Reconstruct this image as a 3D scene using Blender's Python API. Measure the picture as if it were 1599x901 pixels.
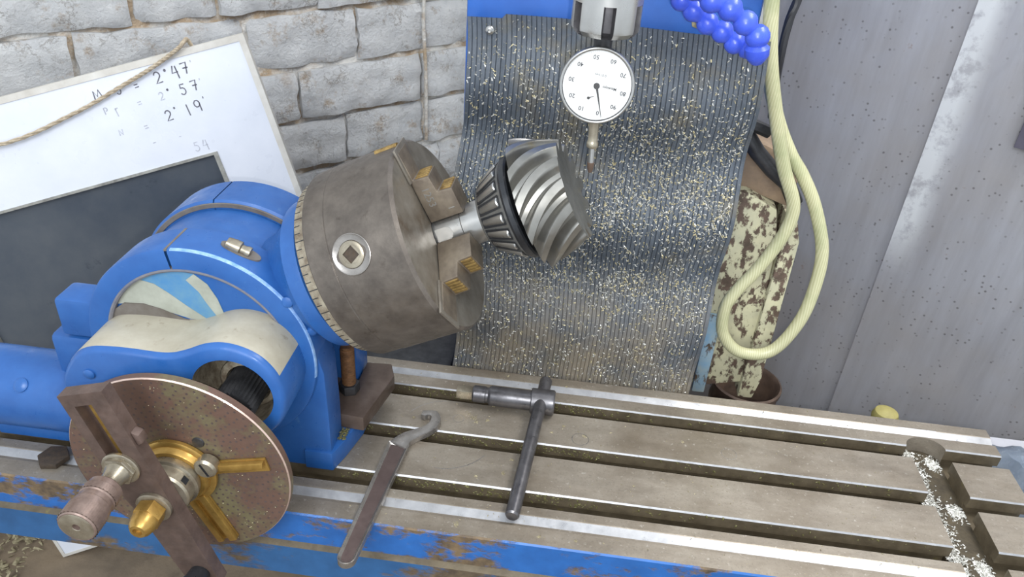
import bpy, bmesh, math, random
from mathutils import Vector as V, Matrix, noise
random.seed(7)
D = bpy.data
for o in list(D.objects): D.objects.remove(o)
scene = bpy.context.scene
COL = scene.collection
MM = 0.001
rad = math.radians

# ------------------------------------------------------------------ camera
PITCH, YAW, ROLL, FPX = rad(32.0), rad(-4.25), rad(4.2), 1200.0
CAMLOC = V((0, -598, 570))
fw = V((math.sin(YAW)*math.cos(PITCH), math.cos(YAW)*math.cos(PITCH), -math.sin(PITCH)))
rt = V((math.cos(YAW), -math.sin(YAW), 0)); dn = fw.cross(rt)
rx = math.cos(ROLL)*rt - math.sin(ROLL)*dn
dy = math.sin(ROLL)*rt + math.cos(ROLL)*dn
cd = D.cameras.new('camera'); cam = D.objects.new('camera', cd); COL.objects.link(cam)
cd.sensor_width = 36; cd.lens = 36*FPX/1599.0; cd.clip_start = .01; cd.clip_end = 50
m = Matrix((( rx.x, -dy.x, -fw.x), (rx.y, -dy.y, -fw.y), (rx.z, -dy.z, -fw.z))).to_4x4()
m.translation = CAMLOC*MM
cam.matrix_world = m
scene.camera = cam

# ------------------------------------------------------------------ world, lights, exposure
w = D.worlds.new('world'); scene.world = w; w.use_nodes = True
w.node_tree.nodes['Background'].inputs[0].default_value = (.84, .92, 1.0, 1)
w.node_tree.nodes['Background'].inputs[1].default_value = .95
def area(name, loc, target, size, energy, col=(1, 1, 1), sy=None):
    l = D.lights.new(name, 'AREA'); l.energy = energy; l.size = size*MM; l.color = col
    if sy: l.shape = 'RECTANGLE'; l.size_y = sy*MM
    o = D.objects.new(name, l); COL.objects.link(o); o.location = V(loc)*MM
    o.rotation_euler = (V(target)-V(loc)).to_track_quat('-Z', 'Y').to_euler(); return o
area('ceiling_tube_light', (850, 150, 1750), (250, 50, 0), 1400, 24, (1, .99, .97), 500)
area('added_cool_fill', (-500, -2000, 1700), (150, 200, 100), 1200, 34, (.9, .95, 1), 1100)  # added unseen area light behind the camera, for highlights and brighter sheets
fl = D.lights.new('phone_flash', 'POINT'); fl.energy = 5.5; fl.shadow_soft_size = .004
fo = D.objects.new('phone_flash', fl); COL.objects.link(fo); fo.location = (CAMLOC + rx*12 + dy*16)*MM
vs = scene.view_settings
vs.view_transform = 'Standard'; vs.look = 'None'; vs.gamma = 1; vs.exposure = 0.35; vs.use_curve_mapping = False

# ------------------------------------------------------------------ materials
def srgb(r, g, b):
    f = lambda c: (c/255/12.92) if c/255 <= .04045 else ((c/255+.055)/1.055)**2.4
    return (f(r), f(g), f(b), 1)
class NT:
    def __init__(s, name):
        s.m = D.materials.new(name); s.m.use_nodes = True; s.t = s.m.node_tree
        s.b = s.t.nodes['Principled BSDF']; s.tc = s.t.nodes.new('ShaderNodeTexCoord')
    def n(s, typ, **k):
        x = s.t.nodes.new(typ)
        for a, v in k.items(): setattr(x, a, v)
        return x
    def l(s, a, b): s.t.links.new(a, b)
    def coord(s, sc=(1, 1, 1), rnd=False):
        mp = s.n('ShaderNodeMapping'); s.l(s.tc.outputs['Object'], mp.inputs[0]); mp.inputs['Scale'].default_value = sc
        if rnd:
            oi = s.n('ShaderNodeObjectInfo'); mu = s.n('ShaderNodeMath', operation='MULTIPLY'); mu.inputs[1].default_value = 7.0
            s.l(oi.outputs['Random'], mu.inputs[0]); s.l(mu.outputs[0], mp.inputs['Location'])
        return mp.outputs[0]
    def noise(s, scale, detail=4, rough=.6, vec=None):
        x = s.n('ShaderNodeTexNoise'); x.inputs['Scale'].default_value = scale; x.inputs['Detail'].default_value = detail
        x.inputs['Roughness'].default_value = rough; s.l(vec if vec else s.tc.outputs['Object'], x.inputs['Vector']); return x.outputs[0]
    def ramp(s, fac, stops):
        r = s.n('ShaderNodeValToRGB'); e = r.color_ramp.elements
        while len(e) < len(stops): e.new(.5)
        for i, (p, c) in enumerate(stops): e[i].position = p; e[i].color = c if len(c) == 4 else (*c, 1)
        s.l(fac, r.inputs[0]); return r.outputs[0]
    def step(s, fac, lo, hi): return s.ramp(fac, [(lo, (0, 0, 0, 1)), (hi, (1, 1, 1, 1))])
    def mix(s, fac, a, b, mode='MIX'):
        x = s.n('ShaderNodeMix', data_type='RGBA', blend_type=mode)
        for v, i in ((fac, 0), (a, 6), (b, 7)):
            if isinstance(v, (int, float)): x.inputs[i].default_value = v
            elif isinstance(v, tuple): x.inputs[i].default_value = v
            else: s.l(v, x.inputs[i])
        return x.outputs[2]
    def mul(s, a, b):
        x = s.n('ShaderNodeMath', operation='MULTIPLY')
        for v, i in ((a, 0), (b, 1)):
            if isinstance(v, (int, float)): x.inputs[i].default_value = v
            else: s.l(v, x.inputs[i])
        return x.outputs[0]
    def set(s, k, v):
        if isinstance(v, (int, float, tuple)): s.b.inputs[k].default_value = v
        else: s.l(v, s.b.inputs[k])
    def bump(s, h, strength=.3, dist=.001):
        b = s.n('ShaderNodeBump'); b.inputs['Strength'].default_value = strength; b.inputs['Distance'].default_value = dist
        s.l(h, b.inputs['Height']); s.l(b.outputs[0], s.b.inputs['Normal'])
def plain(name, c1, c2=None, sc=60, rough=.5, metal=0., bump=0., bsc=300, bd=.0005, c3=None, t3=(.58, .72), sc3=25, rvar=.12, rnd=False, spec=None, stretch=(1, 1, 1)):
    t = NT(name); vec = t.coord(stretch, rnd)
    n1 = t.noise(sc, 5, .65, vec)
    col = t.mix(t.step(n1, .32, .68), c1, c2 if c2 else c1)
    if c3: col = t.mix(t.step(t.noise(sc3, 6, .7, vec), *t3), col, c3)
    t.set('Base Color', col); t.set('Metallic', metal)
    r = t.ramp(t.noise(sc*2.3, 3, .6, vec), [(.3, (max(0, rough-rvar),)*3), (.7, (min(1, rough+rvar),)*3)]); t.set('Roughness', r)
    if spec is not None: t.set('Specular IOR Level', spec)
    if bump: t.bump(t.noise(bsc, 4, .6, vec), bump, bd)
    return t.m
S = srgb
M = {}
M['blue'] = plain('blue_enamel', S(42, 92, 156), S(35, 81, 143), 30, .38, 0, .25, 90, .0006, S(70, 112, 160), (.66, .78), 45)
M['edgelight'] = plain('pale_edge_highlight', S(150, 180, 214), S(96, 140, 196), 120, .4, 0)  # pale blue that paints the highlight along the ring's edge
M['blue_edge'] = plain('worn_blue_edge', S(120, 116, 118), S(92, 96, 110), 70, .6, 0)
M['cream'] = plain('cream_enamel', S(168, 162, 146), S(150, 143, 126), 28, .42, 0, .3, 120, .0006, S(112, 98, 76), (.6, .76), 70)
M['bare'] = plain('primer_grey', S(112, 106, 100), S(92, 84, 76), 60, .6, 0)
M['chuck'] = plain('brown_oiled_steel', S(110, 102, 94), S(84, 77, 71), 45, .44, .55, .3, 220, .0005, S(66, 57, 50), (.6, .78), 70)
M['chuckface'] = plain('ground_chuck_face', S(140, 134, 124), S(108, 99, 88), 30, .4, .55, .2, 160, .0004, S(88, 70, 50), (.56, .75), 28)
M['jaw'] = plain('hardened_jaw_steel', S(136, 124, 108), S(104, 93, 82), 60, .4, .6, .25, 250, .0004, S(150, 126, 84), (.66, .76), 40)
M['jawgold'] = plain('jaw_teeth_oily_chips', S(168, 140, 84), S(104, 82, 48), 150, .5, .5, .4, 400, .0006)
M['steel'] = plain('bright_steel', S(188, 187, 184), S(172, 171, 168), 30, .3, .9, .04, 300, .0002, rvar=.05)
M['gear'] = plain('cut_gear_steel', S(152, 150, 145), S(130, 128, 122), 35, .34, .85, .05, 250, .0003, S(150, 140, 118), (.6, .75), 30, rvar=.06)
M['cage'] = plain('bearing_cage_steel', S(146, 146, 144), S(124, 124, 122), 50, .36, .75)
M['rimedge'] = plain('worn_bright_rim', S(214, 190, 178), S(190, 164, 150), 90, .35, .6)
M['holedark'] = plain('hole_shade_brown', S(66, 52, 38), S(44, 36, 28), 200, .7, 0)  # dark brown stands for the shade inside holes
M['dark'] = plain('dark_gunmetal', S(70, 70, 72), S(48, 48, 50), 60, .4, .5)
M['black'] = plain('black_plastic', S(24, 25, 28), S(34, 36, 40), 60, .35, 0)
M['keysteel'] = plain('blued_tool_steel', S(112, 110, 112), S(86, 84, 86), 60, .36, .75, .15, 250, .0003)
M['spanner'] = plain('satin_spanner_steel', S(156, 151, 146), S(132, 127, 122), 60, .32, .7, .1, 250, .0003)
M['recess'] = plain('brown_spanner_recess', S(92, 78, 74), S(76, 63, 60), 60, .55, .2)
M['index'] = plain('brown_index_plate', S(108, 83, 72), S(90, 72, 63), 40, .5, .25, .3, 260, .0004, S(112, 104, 78), (.46, .6), 20)
M['arm'] = plain('brown_crank_steel', S(104, 86, 78), S(80, 66, 60), 60, .5, .35, .3, 260, .0005)
M['brass'] = plain('oily_brass', S(190, 154, 84), S(158, 124, 64), 60, .38, .7, .1, 250, .0003)
M['nickel'] = plain('dull_nickel', S(172, 164, 146), S(138, 128, 112), 60, .34, .75, .15, 250, .0003)
M['knurl'] = plain('worn_knurl', S(146, 126, 116), S(112, 94, 86), 90, .4, .5)
M['rust'] = plain('rusty_thread', S(136, 98, 66), S(92, 64, 42), 200, .5, .35, .3, 300, .0004)
M['clamp'] = plain('brown_clamp_steel', S(112, 96, 86), S(92, 77, 68), 40, .42, .45, .2, 200, .0004)
M['rope'] = plain('sisal_rope', S(186, 172, 150), S(146, 130, 108), 200, .9, 0, .5, 700, .0008)
M['board'] = plain('white_melamine', S(214, 216, 223), S(205, 208, 216), 14, .35, 0)
M['boardedge'] = plain('worn_board_edge', S(204, 200, 192), S(182, 176, 166), 25, .6, 0)
M['ink'] = plain('grey_marker', S(72, 70, 78), S(110, 108, 116), 120, .6, 0)
M['inkfaint'] = plain('faded_marker', S(150, 150, 158), S(190, 191, 200), 150, .6, 0)
M['trim'] = plain('window_trim', S(170, 168, 160), S(120, 118, 112), 60, .45, .3)
M['locblue'] = plain('blue_plastic', S(66, 92, 208), S(56, 80, 192), 40, .3, 0, rvar=.06)
M['hose'] = None
M['ink_dial'] = plain('dial_print', S(62, 62, 66), None, 60, .6, 0)
M['ink_hand'] = plain('dial_hand', S(40, 38, 38), None, 60, .5, 0)
M['dialface'] = plain('dial_face_white', S(226, 226, 224), None, 20, .5, 0)
M['plaster'] = plain('caked_grease', S(150, 142, 124), S(96, 82, 66), 110, .7, 0, .6, 300, .001)
M['floor'] = plain('dirty_concrete', S(128, 112, 92), S(98, 86, 72), 9, .85, 0, .5, 60, .003, S(70, 62, 54), (.55, .72), 6)
M['mortar'] = plain('dirty_mortar', S(178, 156, 128), S(150, 132, 112), 14, .95, 0, .8, 120, .006, S(206, 203, 197), (.44, .58), 12)
M['peel'] = None
M['bucket'] = plain('rusty_pot', S(112, 92, 78), S(80, 66, 58), 40, .55, .3)
M['yellow'] = plain('yellow_cap', S(164, 154, 92), S(140, 130, 80), 50, .6, 0)
M['cable'] = plain('black_cable', S(40, 40, 44), None, 60, .5, 0)
M['swarf'] = plain('bright_swarf', S(232, 230, 222), S(176, 174, 166), 500, .3, .45)
M['swarfgold'] = plain('gold_swarf', S(216, 206, 172), S(176, 162, 118), 500, .4, .35)
M['crumb'] = plain('cast_iron_crumbs', S(168, 158, 128), S(122, 112, 86), 300, .6, .2)
M['greencrumb'] = plain('oily_green_swarf', S(120, 116, 70), S(80, 76, 44), 300, .5, .2)
M['tan'] = plain('tan_rag', S(150, 128, 104), S(120, 102, 86), 40, .8, 0, .4, 120, .002)
M['bag'] = plain('pale_blue_polythene', S(176, 186, 198), S(150, 164, 182), 40, .22, 0)
M['darkpatch'] = plain('dark_purple_plate', S(82, 78, 92), S(96, 92, 104), 20, .6, .1)

def table_mat():
    t = NT('milled_table_steel'); v = t.coord((.35, 1, 1))
    c = t.mix(t.step(t.noise(26, 6, .7, v), .3, .7), S(160, 151, 138), S(130, 120, 107))
    c = t.mix(t.mul(t.step(t.noise(9, 5, .65), .46, .68), .6), c, S(108, 96, 80))
    c = t.mix(t.mul(t.step(t.noise(220, 3, .7), .62, .72), .5), c, S(196, 190, 180))
    c = t.mix(t.mul(t.step(t.noise(420, 4, .8), .54, .66), .45), c, S(104, 96, 84))
    c = t.mix(t.mul(t.step(t.noise(60, 6, .75, v), .56, .7), .4), c, S(116, 106, 92))
    t.set('Base Color', c); t.set('Metallic', .45)
    t.set('Roughness', t.ramp(t.noise(60, 4, .6, v), [(.3, (.3,)*3), (.7, (.5,)*3)]))
    t.bump(t.noise(260, 4, .7), .25, .0004); return t.m
M['table'] = table_mat()
M['slotwall'] = plain('oily_slot_wall', S(116, 104, 84), S(88, 78, 62), 50, .5, .3, .4, 200, .0006, S(126, 116, 70), (.62, .74), 60)
M['trough'] = plain('dirty_trough', S(84, 74, 56), S(56, 49, 38), 60, .6, .2, .5, 200, .001)
M['gutter'] = plain('bright_gutter_wall', S(172, 172, 174), S(150, 150, 152), 60, .38, .5, .15, 200, .0003)  # lighter tone paints light reflected by gutter slopes; slot chamfers are worn bright
def chipped(name, paint, paint2, under, th=(.5, .56), sc=26, st=(.55, 1, 1)):
    t = NT(name); v = t.coord(st)
    n = t.step(t.noise(sc, 7, .68, v), *th)
    p = t.mix(t.step(t.noise(40, 4), .3, .7), paint, paint2)
    u = t.mix(t.step(t.noise(60, 5, .7), .35, .65), under, S(72, 60, 48))
    t.set('Base Color', t.mix(n, p, u)); t.set('Roughness', t.ramp(n, [(0, (.42,)*3), (1, (.7,)*3)]))
    t.bump(n, .5, -.0008); return t.m
M['skirt'] = chipped('chipped_blue_skirt', S(40, 100, 170), S(32, 84, 146), S(118, 98, 72), (.49, .55), 24)
M['skirt2'] = chipped('dull_blue_lower_skirt', S(44, 92, 140), S(36, 78, 120), S(104, 88, 66), (.5, .57), 14)
M['peel'] = chipped('peeling_cream_paint', S(200, 194, 160), S(176, 172, 146), S(104, 84, 72), (.5, .55), 95, (1, 1, .6))
M['peelblue'] = chipped('peeling_blue_paint', S(120, 160, 190), S(166, 176, 170), S(110, 92, 76), (.52, .58), 70, (1, 1, .5))
M['column'] = plain('column_blue', S(36, 92, 172), S(30, 80, 156), 20, .45, 0, .15, 120, .0005, S(140, 150, 160), (.7, .78), 60)
def mat_mat():
    t = NT('grey_ribbed_rubber')
    c = t.mix(t.step(t.noise(24, 5, .7), .35, .65), S(120, 128, 138), S(97, 105, 115))
    c = t.mix(t.mul(t.step(t.noise(11, 5, .7), .52, .66), .7), c, S(146, 138, 120))
    sx = t.n('ShaderNodeSeparateXYZ'); t.l(t.tc.outputs['Object'], sx.inputs[0])
    low = t.n('ShaderNodeMapRange'); low.inputs[1].default_value = -.25; low.inputs[2].default_value = -.36
    t.l(sx.outputs[2], low.inputs[0])
    c = t.mix(t.mul(low.outputs[0], t.step(t.noise(18, 5, .7), .3, .6)), c, S(170, 158, 140))
    c = t.mix(t.mul(t.step(t.noise(420, 3, .7), .62, .68), .8), c, S(176, 172, 160))
    t.set('Base Color', c); t.set('Roughness', .5); t.bump(t.noise(500, 3), .3, .0005); return t.m
M['mat'] = mat_mat()
def brick_mat():
    t = NT('whitewashed_brick'); v = t.coord((1, 1, 1), True)
    c = t.mix(t.step(t.noise(16, 6, .7, v), .3, .7), S(232, 231, 229), S(208, 209, 210))
    c = t.mix(t.mul(t.step(t.noise(22, 6, .75, v), .56, .7), .8), c, S(170, 144, 112))
    c = t.mix(t.mul(t.step(t.noise(14, 6, .7, v), .66, .76), .75), c, S(92, 88, 90))
    nz = t.noise(26, 7, .7, v); ck = t.ramp(nz, [(.478, (0, 0, 0, 1)), (.492, (1, 1, 1, 1)), (.506, (1, 1, 1, 1)), (.52, (0, 0, 0, 1))])
    c = t.mix(t.mul(ck, t.mul(t.step(t.noise(11, 3, .5, v), .5, .6), .55)), c, S(124, 112, 100))
    c = t.mix(t.mul(t.step(t.noise(95, 5, .75, v), .6, .7), .6), c, S(150, 146, 142))
    c = t.mix(t.mul(t.step(t.noise(9, 6, .7, v), .62, .78), .6), c, S(176, 150, 120))
    t.set('Base Color', c); t.set('Roughness', .9)
    t.bump(t.noise(60, 9, .78, v), 1.0, .009); return t.m
M['brick'] = brick_mat()
def sheet_mat(name, stripe):
    t = NT(name); v = t.coord((3.5, 1, .35))
    c = t.mix(t.step(t.noise(9, 6, .7, v), .3, .7), S(206, 206, 212), S(186, 185, 190))
    c = t.mix(t.mul(t.step(t.noise(3.2, 5, .6), .45, .7), .7), c, S(190, 182, 176))
    vo = t.n('ShaderNodeTexVoronoi'); vo.inputs['Scale'].default_value = 105; t.l(t.tc.outputs['Object'], vo.inputs['Vector'])
    c = t.mix(t.mul(t.ramp(vo.outputs['Distance'], [(.12, (1, 1, 1, 1)), (.2, (0, 0, 0, 1))]), t.mul(t.step(t.noise(14, 3), .42, .54), .65)), c, S(104, 98, 98))
    c = t.mix(t.mul(t.step(t.noise(38, 5, .7), .68, .74), .55), c, S(164, 124, 100))
    sx = t.n('ShaderNodeSeparateXYZ'); t.l(t.tc.outputs['Object'], sx.inputs[0])
    if stripe:   # old white paint left along the upper part of the sheet's edge
        ax = t.n('ShaderNodeMapRange'); ax.inputs[1].default_value = .042; ax.inputs[2].default_value = .018; t.l(sx.outputs[0], ax.inputs[0])
        az = t.n('ShaderNodeMapRange'); az.inputs[1].default_value = .02; az.inputs[2].default_value = .1; t.l(sx.outputs[2], az.inputs[0])
        k = t.mul(t.mul(ax.outputs[0], az.outputs[0]), t.ramp(t.noise(45, 6, .7), [(.36, (.25,)*3), (.5, (1,)*3)]))
        c = t.mix(k, c, S(244, 245, 246))
    t.set('Base Color', c); t.set('Metallic', .15); t.set('Roughness', .55); t.bump(t.noise(30, 5, .6, v), .2, .001); return t.m
M['sheetA'] = sheet_mat('weathered_grey_sheet', False)
M['sheetB'] = sheet_mat('weathered_grey_sheet_streaked', True)
def hose_mat():
    t = NT('braided_yellow_hose')
    wv = t.n('ShaderNodeTexWave'); wv.inputs['Scale'].default_value = 120; wv.inputs['Distortion'].default_value = 1.5
    t.l(t.tc.outputs['Object'], wv.inputs['Vector'])
    c = t.mix(wv.outputs[0], S(196, 193, 156), S(176, 173, 134))
    c = t.mix(t.mul(t.step(t.noise(14, 5, .6), .5, .68), .6), c, S(128, 138, 96))
    t.set('Base Color', c); t.set('Roughness', .38); t.set('Subsurface Weight', 0.0); return t.m
M['hose'] = hose_mat()
def glass_mat():
    t = NT('dusty_dark_glass')
    c = t.mix(t.step(t.noise(9, 6, .7), .35, .7), S(56, 63, 73), S(76, 80, 85))
    c = t.mix(t.step(t.noise(22, 5, .7), .64, .72), c, S(40, 46, 56))
    t.set('Base Color', c); t.set('Roughness', .35); return t.m
M['glass'] = glass_mat()
def crystal():
    t = NT('watch_crystal'); tr = t.n('ShaderNodeBsdfTransparent'); gl = t.n('ShaderNodeBsdfGlossy'); gl.inputs['Roughness'].default_value = .03
    fr = t.n('ShaderNodeFresnel'); fr.inputs[0].default_value = 1.4; mx = t.n('ShaderNodeMixShader')
    t.l(fr.outputs[0], mx.inputs[0]); t.l(tr.outputs[0], mx.inputs[1]); t.l(gl.outputs[0], mx.inputs[2])
    t.l(mx.outputs[0], t.t.nodes['Material Output'].inputs[0]); return t.m
M['crystal'] = crystal()
def sector_mat():
    t = NT('cream_paint_with_blue_overspray')
    mp = t.n('ShaderNodeMapping'); t.l(t.tc.outputs['Object'], mp.inputs[0]); mp.inputs['Rotation'].default_value = (0, rad(-50), 0)
    sx = t.n('ShaderNodeSeparateXYZ'); t.l(mp.outputs[0], sx.inputs[0])
    c = t.mix(t.step(t.noise(50, 5), .35, .7), S(164, 166, 154), S(142, 144, 132))
    t.set('Base Color', c); t.set('Roughness', .5); return t.m
M['sector'] = sector_mat()
M['overspray'] = plain('pale_blue_overspray', S(62, 120, 170), S(100, 140, 160), 40, .5, 0)

# ------------------------------------------------------------------ geometry helpers (all in mm)
ORG = {}
def tag(o, label=None, cat=None, group=None, kind=None):
    for k, v in (('label', label), ('category', cat), ('group', group), ('kind', kind)):
        if v: o[k] = v
    return o
def empty(name, loc, label, cat, group=None, kind=None):
    o = D.objects.new(name, None); COL.objects.link(o); o.empty_display_size = .02
    o.location = V(loc)*MM; ORG[o] = V(loc); return tag(o, label, cat, group, kind)
def mk(name, bm, mat, parent=None, org=None, sharp=35, mats=None):
    if org is None: org = ORG[parent] if parent else V((0, 0, 0))
    org = V(org)
    for v in bm.verts: v.co = (v.co-org)*MM
    bmesh.ops.recalc_face_normals(bm, faces=bm.faces) if not getattr(bm, 'keep', False) else None
    me = D.meshes.new(name); bm.to_mesh(me); bm.free()
    for p in me.polygons: p.use_smooth = True
    me.set_sharp_from_angle(angle=rad(sharp))
    for x in ([mat]+list(mats or [])): me.materials.append(M[x] if isinstance(x, str) else x)
    o = D.objects.new(name, me); COL.objects.link(o)
    if parent: o.parent = parent; o.location = (org-ORG[parent])*MM
    else: o.location = org*MM
    ORG[o] = org; return o
class Fr:
    def __init__(s, o=(0, 0, 0), x=(1, 0, 0), y=(0, 1, 0), z=(0, 0, 1)): s.o = V(o); s.x = V(x).normalized(); s.y = V(y).normalized(); s.z = V(z).normalized()
    def __call__(s, a, b, c): return s.o + s.x*a + s.y*b + s.z*c
W0 = Fr()
def B(): return bmesh.new()
def prism(bm, poly, lo, hi, fr=W0, bev=0, mi=0):
    """poly in (x, y) of the frame, extruded along its z from lo to hi"""
    a = [bm.verts.new(fr(p[0], p[1], lo)) for p in poly]; b = [bm.verts.new(fr(p[0], p[1], hi)) for p in poly]
    n = len(poly); fs = [bm.faces.new(a[::-1]), bm.faces.new(b)]
    for i in range(n): fs.append(bm.faces.new((a[i], a[(i+1) % n], b[(i+1) % n], b[i])))
    for f in fs: f.material_index = mi
    if bev:
        bmesh.ops.recalc_face_normals(bm, faces=fs)
        es = [e for e in {e for f in fs for e in f.edges} if e.calc_face_angle(0) > .6]
        bmesh.ops.bevel(bm, geom=es, offset=bev, segments=2, affect='EDGES', profile=.6)
    return fs
def box(bm, lo, hi, fr=W0, bev=0): return prism(bm, [(lo[0], lo[1]), (hi[0], lo[1]), (hi[0], hi[1]), (lo[0], hi[1])], lo[2], hi[2], fr, bev)
def lathe(bm, prof, fr, n=48, closed=False, mi=0, a0=0, a1=2*math.pi):
    """prof of (s, r) about the frame's z axis"""
    full = abs(a1-a0-2*math.pi) < 1e-6; rings = []; k = n if full else n+1
    for s, r in prof:
        if r < 1e-6: rings.append([bm.verts.new(fr(0, 0, s))])
        else: rings.append([bm.verts.new(fr(r*math.cos(a0+(a1-a0)*i/n), r*math.sin(a0+(a1-a0)*i/n), s)) for i in range(k)])
    if closed: rings.append(rings[0])
    for A, Bq in zip(rings, rings[1:]):
        for i in range(n):
            j = (i+1) % k
            if len(A) == 1 and len(Bq) == 1: continue
            if len(A) == 1: f = bm.faces.new((A[0], Bq[i], Bq[j]))
            elif len(Bq) == 1: f = bm.faces.new((A[i], A[j], Bq[0]))
            else: f = bm.faces.new((A[i], A[j], Bq[j], Bq[i]))
            f.material_index = mi
    return rings
def tube(bm, pts, r, n=10, caps=True):
    pts = [V(p) for p in pts]; rings = []; up = V((.13, .3, .94))
    for i, p in enumerate(pts):
        t = (pts[min(i+1, len(pts)-1)]-pts[max(i-1, 0)]).normalized()
        a = t.cross(up).normalized() if abs(t.dot(up)) < .98 else t.cross(V((1, 0, 0))).normalized()
        b = t.cross(a); rr = r(i/(len(pts)-1)) if callable(r) else r
        rings.append([bm.verts.new(p+(a*math.cos(2*math.pi*k/n)+b*math.sin(2*math.pi*k/n))*rr) for k in range(n)])
    for A, Bq in zip(rings, rings[1:]):
        for k in range(n): bm.faces.new((A[k], A[(k+1) % n], Bq[(k+1) % n], Bq[k]))
    if caps: bm.faces.new(rings[0]); bm.faces.new(rings[-1][::-1])
def spline(pts, n=12):
    pts = [V(p) for p in pts]; q = [pts[0]*2-pts[1]]+pts+[pts[-1]*2-pts[-2]]; out = []
    for i in range(1, len(q)-2):
        a, b, c, d = q[i-1:i+3]
        for k in range(n):
            t = k/n; out.append(.5*((2*b)+(c-a)*t+(2*a-5*b+4*c-d)*t*t+(3*b-a-3*c+d)*t**3))
    return out+[pts[-1]]
def circ(cx, cy, r, n=40, a0=0, a1=360): return [(cx+r*math.cos(rad(a0+(a1-a0)*i/n)), cy+r*math.sin(rad(a0+(a1-a0)*i/n))) for i in range(n+(a1-a0 < 360))]
def hexa(r, a=0): return [(r*math.cos(rad(60*i+a)), r*math.sin(rad(60*i+a))) for i in range(6)]
def text_bm(bm, s, size, fr, depth=.2, align='CENTER', bold=0):
    cu = D.curves.new('t', 'FONT'); cu.body = s; cu.size = size; cu.align_x = align; cu.align_y = 'CENTER'; cu.extrude = depth; cu.offset = bold; cu.resolution_u = 2
    o = D.objects.new('t', cu); COL.objects.link(o); dg = bpy.context.evaluated_depsgraph_get(); dg.update()
    me = D.meshes.new_from_object(o.evaluated_get(dg)); vs_ = [bm.verts.new(fr(*v.co)) for v in me.vertices]
    for p in me.polygons:
        try: bm.faces.new([vs_[i] for i in p.vertices])
        except ValueError: pass
    D.objects.remove(o); D.curves.remove(cu); D.meshes.remove(me)
def ribbon(bm, pts, wd, fr, h0=.15, h1=.35):
    P_ = [V((p[0], p[1])) for p in pts]; L = []; R_ = []
    for i, p in enumerate(P_):
        t = (P_[min(i+1, len(P_)-1)]-P_[max(i-1, 0)]).normalized(); nn = V((-t.y, t.x))*wd/2; L.append(p+nn); R_.append(p-nn)
    for k in range(len(P_)-1): prism(bm, [(q.x, q.y) for q in (L[k], L[k+1], R_[k+1], R_[k])], h0, h1, fr)
def chips(bm, pos, rnd, size=(1, 3), flat=.35):
    """many small curled slivers at given (point, normal) spots"""
    for p, nrm in pos:
        a = V(nrm).orthogonal().normalized(); b = V(nrm).cross(a); t = rnd.uniform(0, 6.283); d = a*math.cos(t)+b*math.sin(t); e = V(nrm).cross(d)
        L = rnd.uniform(*size); wd = L*rnd.uniform(.22, .5); h = L*flat*rnd.uniform(.3, 1)
        v = [bm.verts.new(V(p)+q) for q in (-d*L/2-e*wd/2, d*L/2-e*wd/2+V(nrm)*h*.4, d*L/2+e*wd/2, -d*L/2+e*wd/2+V(nrm)*h*.5, V(nrm)*h)]
        for f in ((0, 1, 4), (1, 2, 4), (2, 3, 4), (3, 0, 4)): bm.faces.new([v[i] for i in f])

# ------------------------------------------------------------------ the setting
FLOOR = -500
bm = B(); box(bm, (-1800, -1500, FLOOR-40), (1800, 1600, FLOOR)); tag(mk('floor', bm, 'floor'), kind='structure')

# brick wall at 45 degrees: y = 1200 + x
c45 = math.sqrt(.5)
WL = Fr((-600, 600, 0), (c45, c45, 0), (0, 0, 1), (c45, -c45, 0))       # u along the wall, v up, w towards the room
bm = B(); prism(bm, [(-800, FLOOR), (760, FLOOR), (760, 800), (-800, 800)], -120, -9, WL)
wall = tag(mk('wall_back', bm, 'mortar'), kind='structure')
rb = random.Random(3); brick_meshes = {}
def brick_mesh(length, k):
    key = (round(length), k)
    if key in brick_meshes: return brick_meshes[key]
    bm = B(); nx = max(5, int(length/14)); nz = 6; g = {}
    for i in range(nx+1):
        for j in range(nz+1):
            x = -length/2+length*i/nx; z = -43+86*j/nz
            ed = (i in (0, nx))*1+(j in (0, nz))*1
            x += (noise.noise(V((x*.03, z*.05, k*7.7)))*5); zz = z+noise.noise(V((x*.02+4, z*.05, k*3.3)))*6
            w_ = 4+noise.noise(V((x*.025, z*.04, k*5.1)))*9+noise.noise(V((x*.08, z*.09, k*2.1)))*4-ed*5
            g[i, j, 1] = bm.verts.new((x, -w_, zz)); 
            if ed: g[i, j, 0] = bm.verts.new((x, 60, zz))
    for i in range(nx):
        for j in range(nz): bm.faces.new((g[i, j, 1], g[i+1, j, 1], g[i+1, j+1, 1], g[i, j+1, 1]))
    for i in range(nx):
        for j in (0, nz): bm.faces.new((g[i, j, 1], g[i+1, j, 1], g[i+1, j, 0], g[i, j, 0]))
    for j in range(nz):
        for i in (0, nx): bm.faces.new((g[i, j, 1], g[i, j+1, 1], g[i, j+1, 0], g[i, j, 0]))
    bmesh.ops.recalc_face_normals(bm, faces=bm.faces)
    for v in bm.verts: v.co *= MM
    me = D.meshes.new('brick'); bm.to_mesh(me); bm.free(); me.materials.append(M['brick'])
    for p in me.polygons: p.use_smooth = True
    me.set_sharp_from_angle(angle=rad(50)); brick_meshes[key] = me; return me
for row in range(-3, 7):
    z = 110+96*row
    u = -560+rb.uniform(-40, 30)
    while u < 580:
        L = rb.choice((124, 165, 170, 196, 252)); gap = rb.uniform(3, 9)
        o = D.objects.new('brick', brick_mesh(L, rb.randrange(3))); COL.objects.link(o); o.parent = wall
        o.location = WL(u+L/2, z+rb.uniform(-2, 2), rb.uniform(-4, 4))*MM; o.rotation_euler = (rb.uniform(-.02, .02), rb.uniform(-.012, .012), rad(45)+rb.uniform(-.02, .02))
        u += L+gap
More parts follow.
